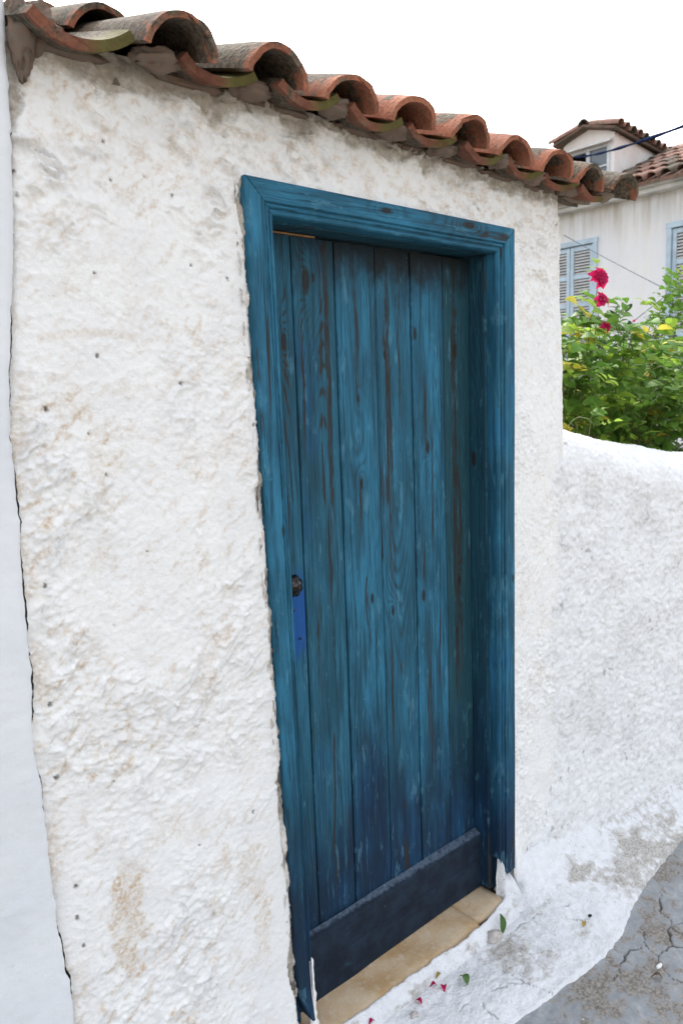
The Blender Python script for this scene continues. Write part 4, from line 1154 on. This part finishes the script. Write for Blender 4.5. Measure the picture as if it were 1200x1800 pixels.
# darker evergreen shrub behind the roses
shrub = empty('evergreen_shrub', (4.6, 1.2, .35))
tag(shrub, 'dense dark green shrub with long glossy leaves behind the rose bush', 'bush')
dl_ = [leaf_data('dark_leaf', M['dark_leaf'], L=1, W=.28, fold=.10, curl=c_) for c_ in (.1, .25)]
items = []; twigs = []
for k in range(240):
    b_ = Vector((rg.uniform(3.9, 5.3), rg.uniform(1.0, 1.6), .36))
    tp = Vector((rg.uniform(3.45, 5.7), rg.uniform(.70, 1.5), 0)); tp.z = np.interp(tp.x, [3.4, 3.9, 4.3, 4.9, 5.7], [1.75, 1.98, 2.06, 1.95, 1.85]) - abs(rg.gauss(0, .35))
    if k >= 150: tp = Vector((rg.uniform(3.0, 5.0), rg.uniform(.62, 1.0), rg.uniform(.9, 1.6)))
    tp.z = max(tp.z, .8)
    P_ = bez(b_, ((b_.x+tp.x)/2, (b_.y+tp.y)/2+.1, tp.z*.8), tp, 9); twigs.append(tube(P_, [.007*(1-.8*i/9)+.001 for i in range(10)], 5))
    for i in range(3, 10):
        for _ in range(7):
            a = rg.uniform(0, 6.28); d = Vector((math.cos(a), math.sin(a), rg.uniform(-.2, .9)))
            items.append((orient(P_[i]+Vector((rg.gauss(0, .012), rg.gauss(0, .012), rg.gauss(0, .012))), d, (0, -.3, 1), rg.uniform(-.6, .6), rg.uniform(.055, .095)), rg.randrange(2)))
tag(joined('foliage', items, dl_, shrub), kind='stuff')
V, F = merge(twigs); obj('twigs', V, F, M['twig'], shrub)
# dry bare twigs low behind the wall
dt_ = []
for k in range(60):
    p = Vector((rg.uniform(3.3, 4.6), rg.uniform(.35, .9), rg.uniform(.6, 1.3))); q = p+Vector((rg.uniform(-.3, .3), rg.uniform(-.15, .15), rg.uniform(.0, .3)))
    dt_.append(tube([p, p.lerp(q, .5)+Vector((rg.gauss(0, .03), 0, rg.gauss(0, .03))), q], [.003, .0025, .0015], 5))
tag(obj('dry_brush', *merge(dt_), M['twig']), 'tangle of dry brown twigs behind the low wall under the roses', 'brush', kind='stuff')

# ================================================================== small fallen things
def surf_z(x, y):
    i = np.argmin(np.abs(ax_-x)); return float(np.interp(-y, -Yp[i][:96], Za[i][:96]))
def lip_z(x, y):
    i = int(np.clip(round((x-1.03)/.004), 0, len(la)-1)); row = LY[i]
    if y < row[-1] or x > 1.92: return -9
    return float(np.interp(-y, -row, LZ[i]))
def gz(x, y):
    z = max(surf_z(x, y), lip_z(x, y))
    if y < float(lime_edge(np.array(x)))-.01: z = float(lane_z(np.array(x), np.array(y)))
    return z
M['fallen_leaf'] = mat_leaf('fallen_leaf', (.085, .16, .045), .15)
M['dry_leaf'] = mat_leaf('dry_leaf', (.36, .26, .06), .15)
M['pebble'] = mat_plain('pebble_grey', (.48, .44, .41), .9, .25, 60, .6)
def thick_leaf(name, x, y, L, W, yaw, mat, label, cat, group=None, curl=.25, tilt=.2, dz=.004):
    V, F = leaf_shape(L, W, .22, curl*L*2, 8)
    V2 = [(a, b, c_-.0006) for a, b, c_ in V]; n = len(V)
    F = F + [tuple(i+n for i in reversed(f)) for f in F]
    m = Matrix.Translation((x, y, gz(x, y)+dz)) @ Euler((tilt, .15, yaw)).to_matrix().to_4x4()
    V = [tuple(m @ Vector(v)) for v in V+V2]
    return tag(obj(name, V, F, mat), label, cat, group)
thick_leaf('fallen_petal', 1.460, -.104, .019, .016, 1.0, M['petal'], 'small crimson petal beside the yellow leaf scrap, left of a touching pair', 'petal', 'fallen rose petals')
thick_leaf('fallen_petal', 1.480, -.116, .021, .018, 2.3, M['petal'], 'larger crimson petal of the touching pair near the yellow leaf scrap', 'petal', 'fallen rose petals')
thick_leaf('fallen_petal', 1.385, -.116, .022, .016, .3, M['petal'], 'lone crimson petal on the white apron between the pair and the picture bottom', 'petal', 'fallen rose petals')
thick_leaf('fallen_petal', 1.238, -.076, .020, .013, 1.6, M['petal'], 'crimson petal nearest the left door jamb at the bottom edge', 'petal', 'fallen rose petals')
thick_leaf('fallen_leaf', 1.530, -.160, .040, .024, -.35, M['fallen_leaf'], 'rounded green leaf lying on the white apron below the door', 'leaf')
thick_leaf('fallen_leaf', 1.775, -.098, .062, .020, -.75, M['fallen_leaf'], 'long narrow green leaf propped by the pebble beside the right jamb', 'leaf', tilt=.75)
thick_leaf('fallen_leaf', 1.985, -.258, .026, .014, -1.0, M['dry_leaf'], 'small yellowish leaf on the white apron near the grey lane', 'leaf')
thick_leaf('leaf_scrap', 1.478, -.086, .026, .010, -1.4, M['dry_leaf'], 'yellow brown scrap of leaf just above the crimson petals', 'leaf')
thick_leaf('fallen_leaf', 1.98, -.52, .03, .016, .5, M['twig'], 'brown dry leaf lying on the grey cracked lane', 'leaf')
def pebble(name, x, y, r_, seed, mat, label, cat):
    tag(lump(name, (x, y, gz(x, y)+r_[2]*.45), r_, seed, mat, None, n=10, amp=.35), label, cat)
pebble('pebble', 1.745, -.090, (.030, .022, .014), 3.7, M['pebble'], 'pale grey pebble against the threshold under the propped leaf', 'stone')
pebble('pebble', 1.343, -.128, (.014, .010, .005), 5.1, M['pebble'], 'flat grey pebble below the lone petal', 'stone')
M['black_bit'] = mat_plain('black_bit', (.02, .018, .02), .8, .3, 60)
pebble('seed_pod', 2.045, -.245, (.007, .005, .004), 6.1, M['black_bit'], 'tiny black pod beside the yellowish leaf near the lane', 'pod')
M['chip'] = mat_plain('lime_chip', (.80, .80, .80), .9, .05, 60)
pebble('lime_chip', 2.02, -.49, (.014, .006, .004), 8.1, M['chip'], 'white lime chip lying on the grey lane', 'chip')
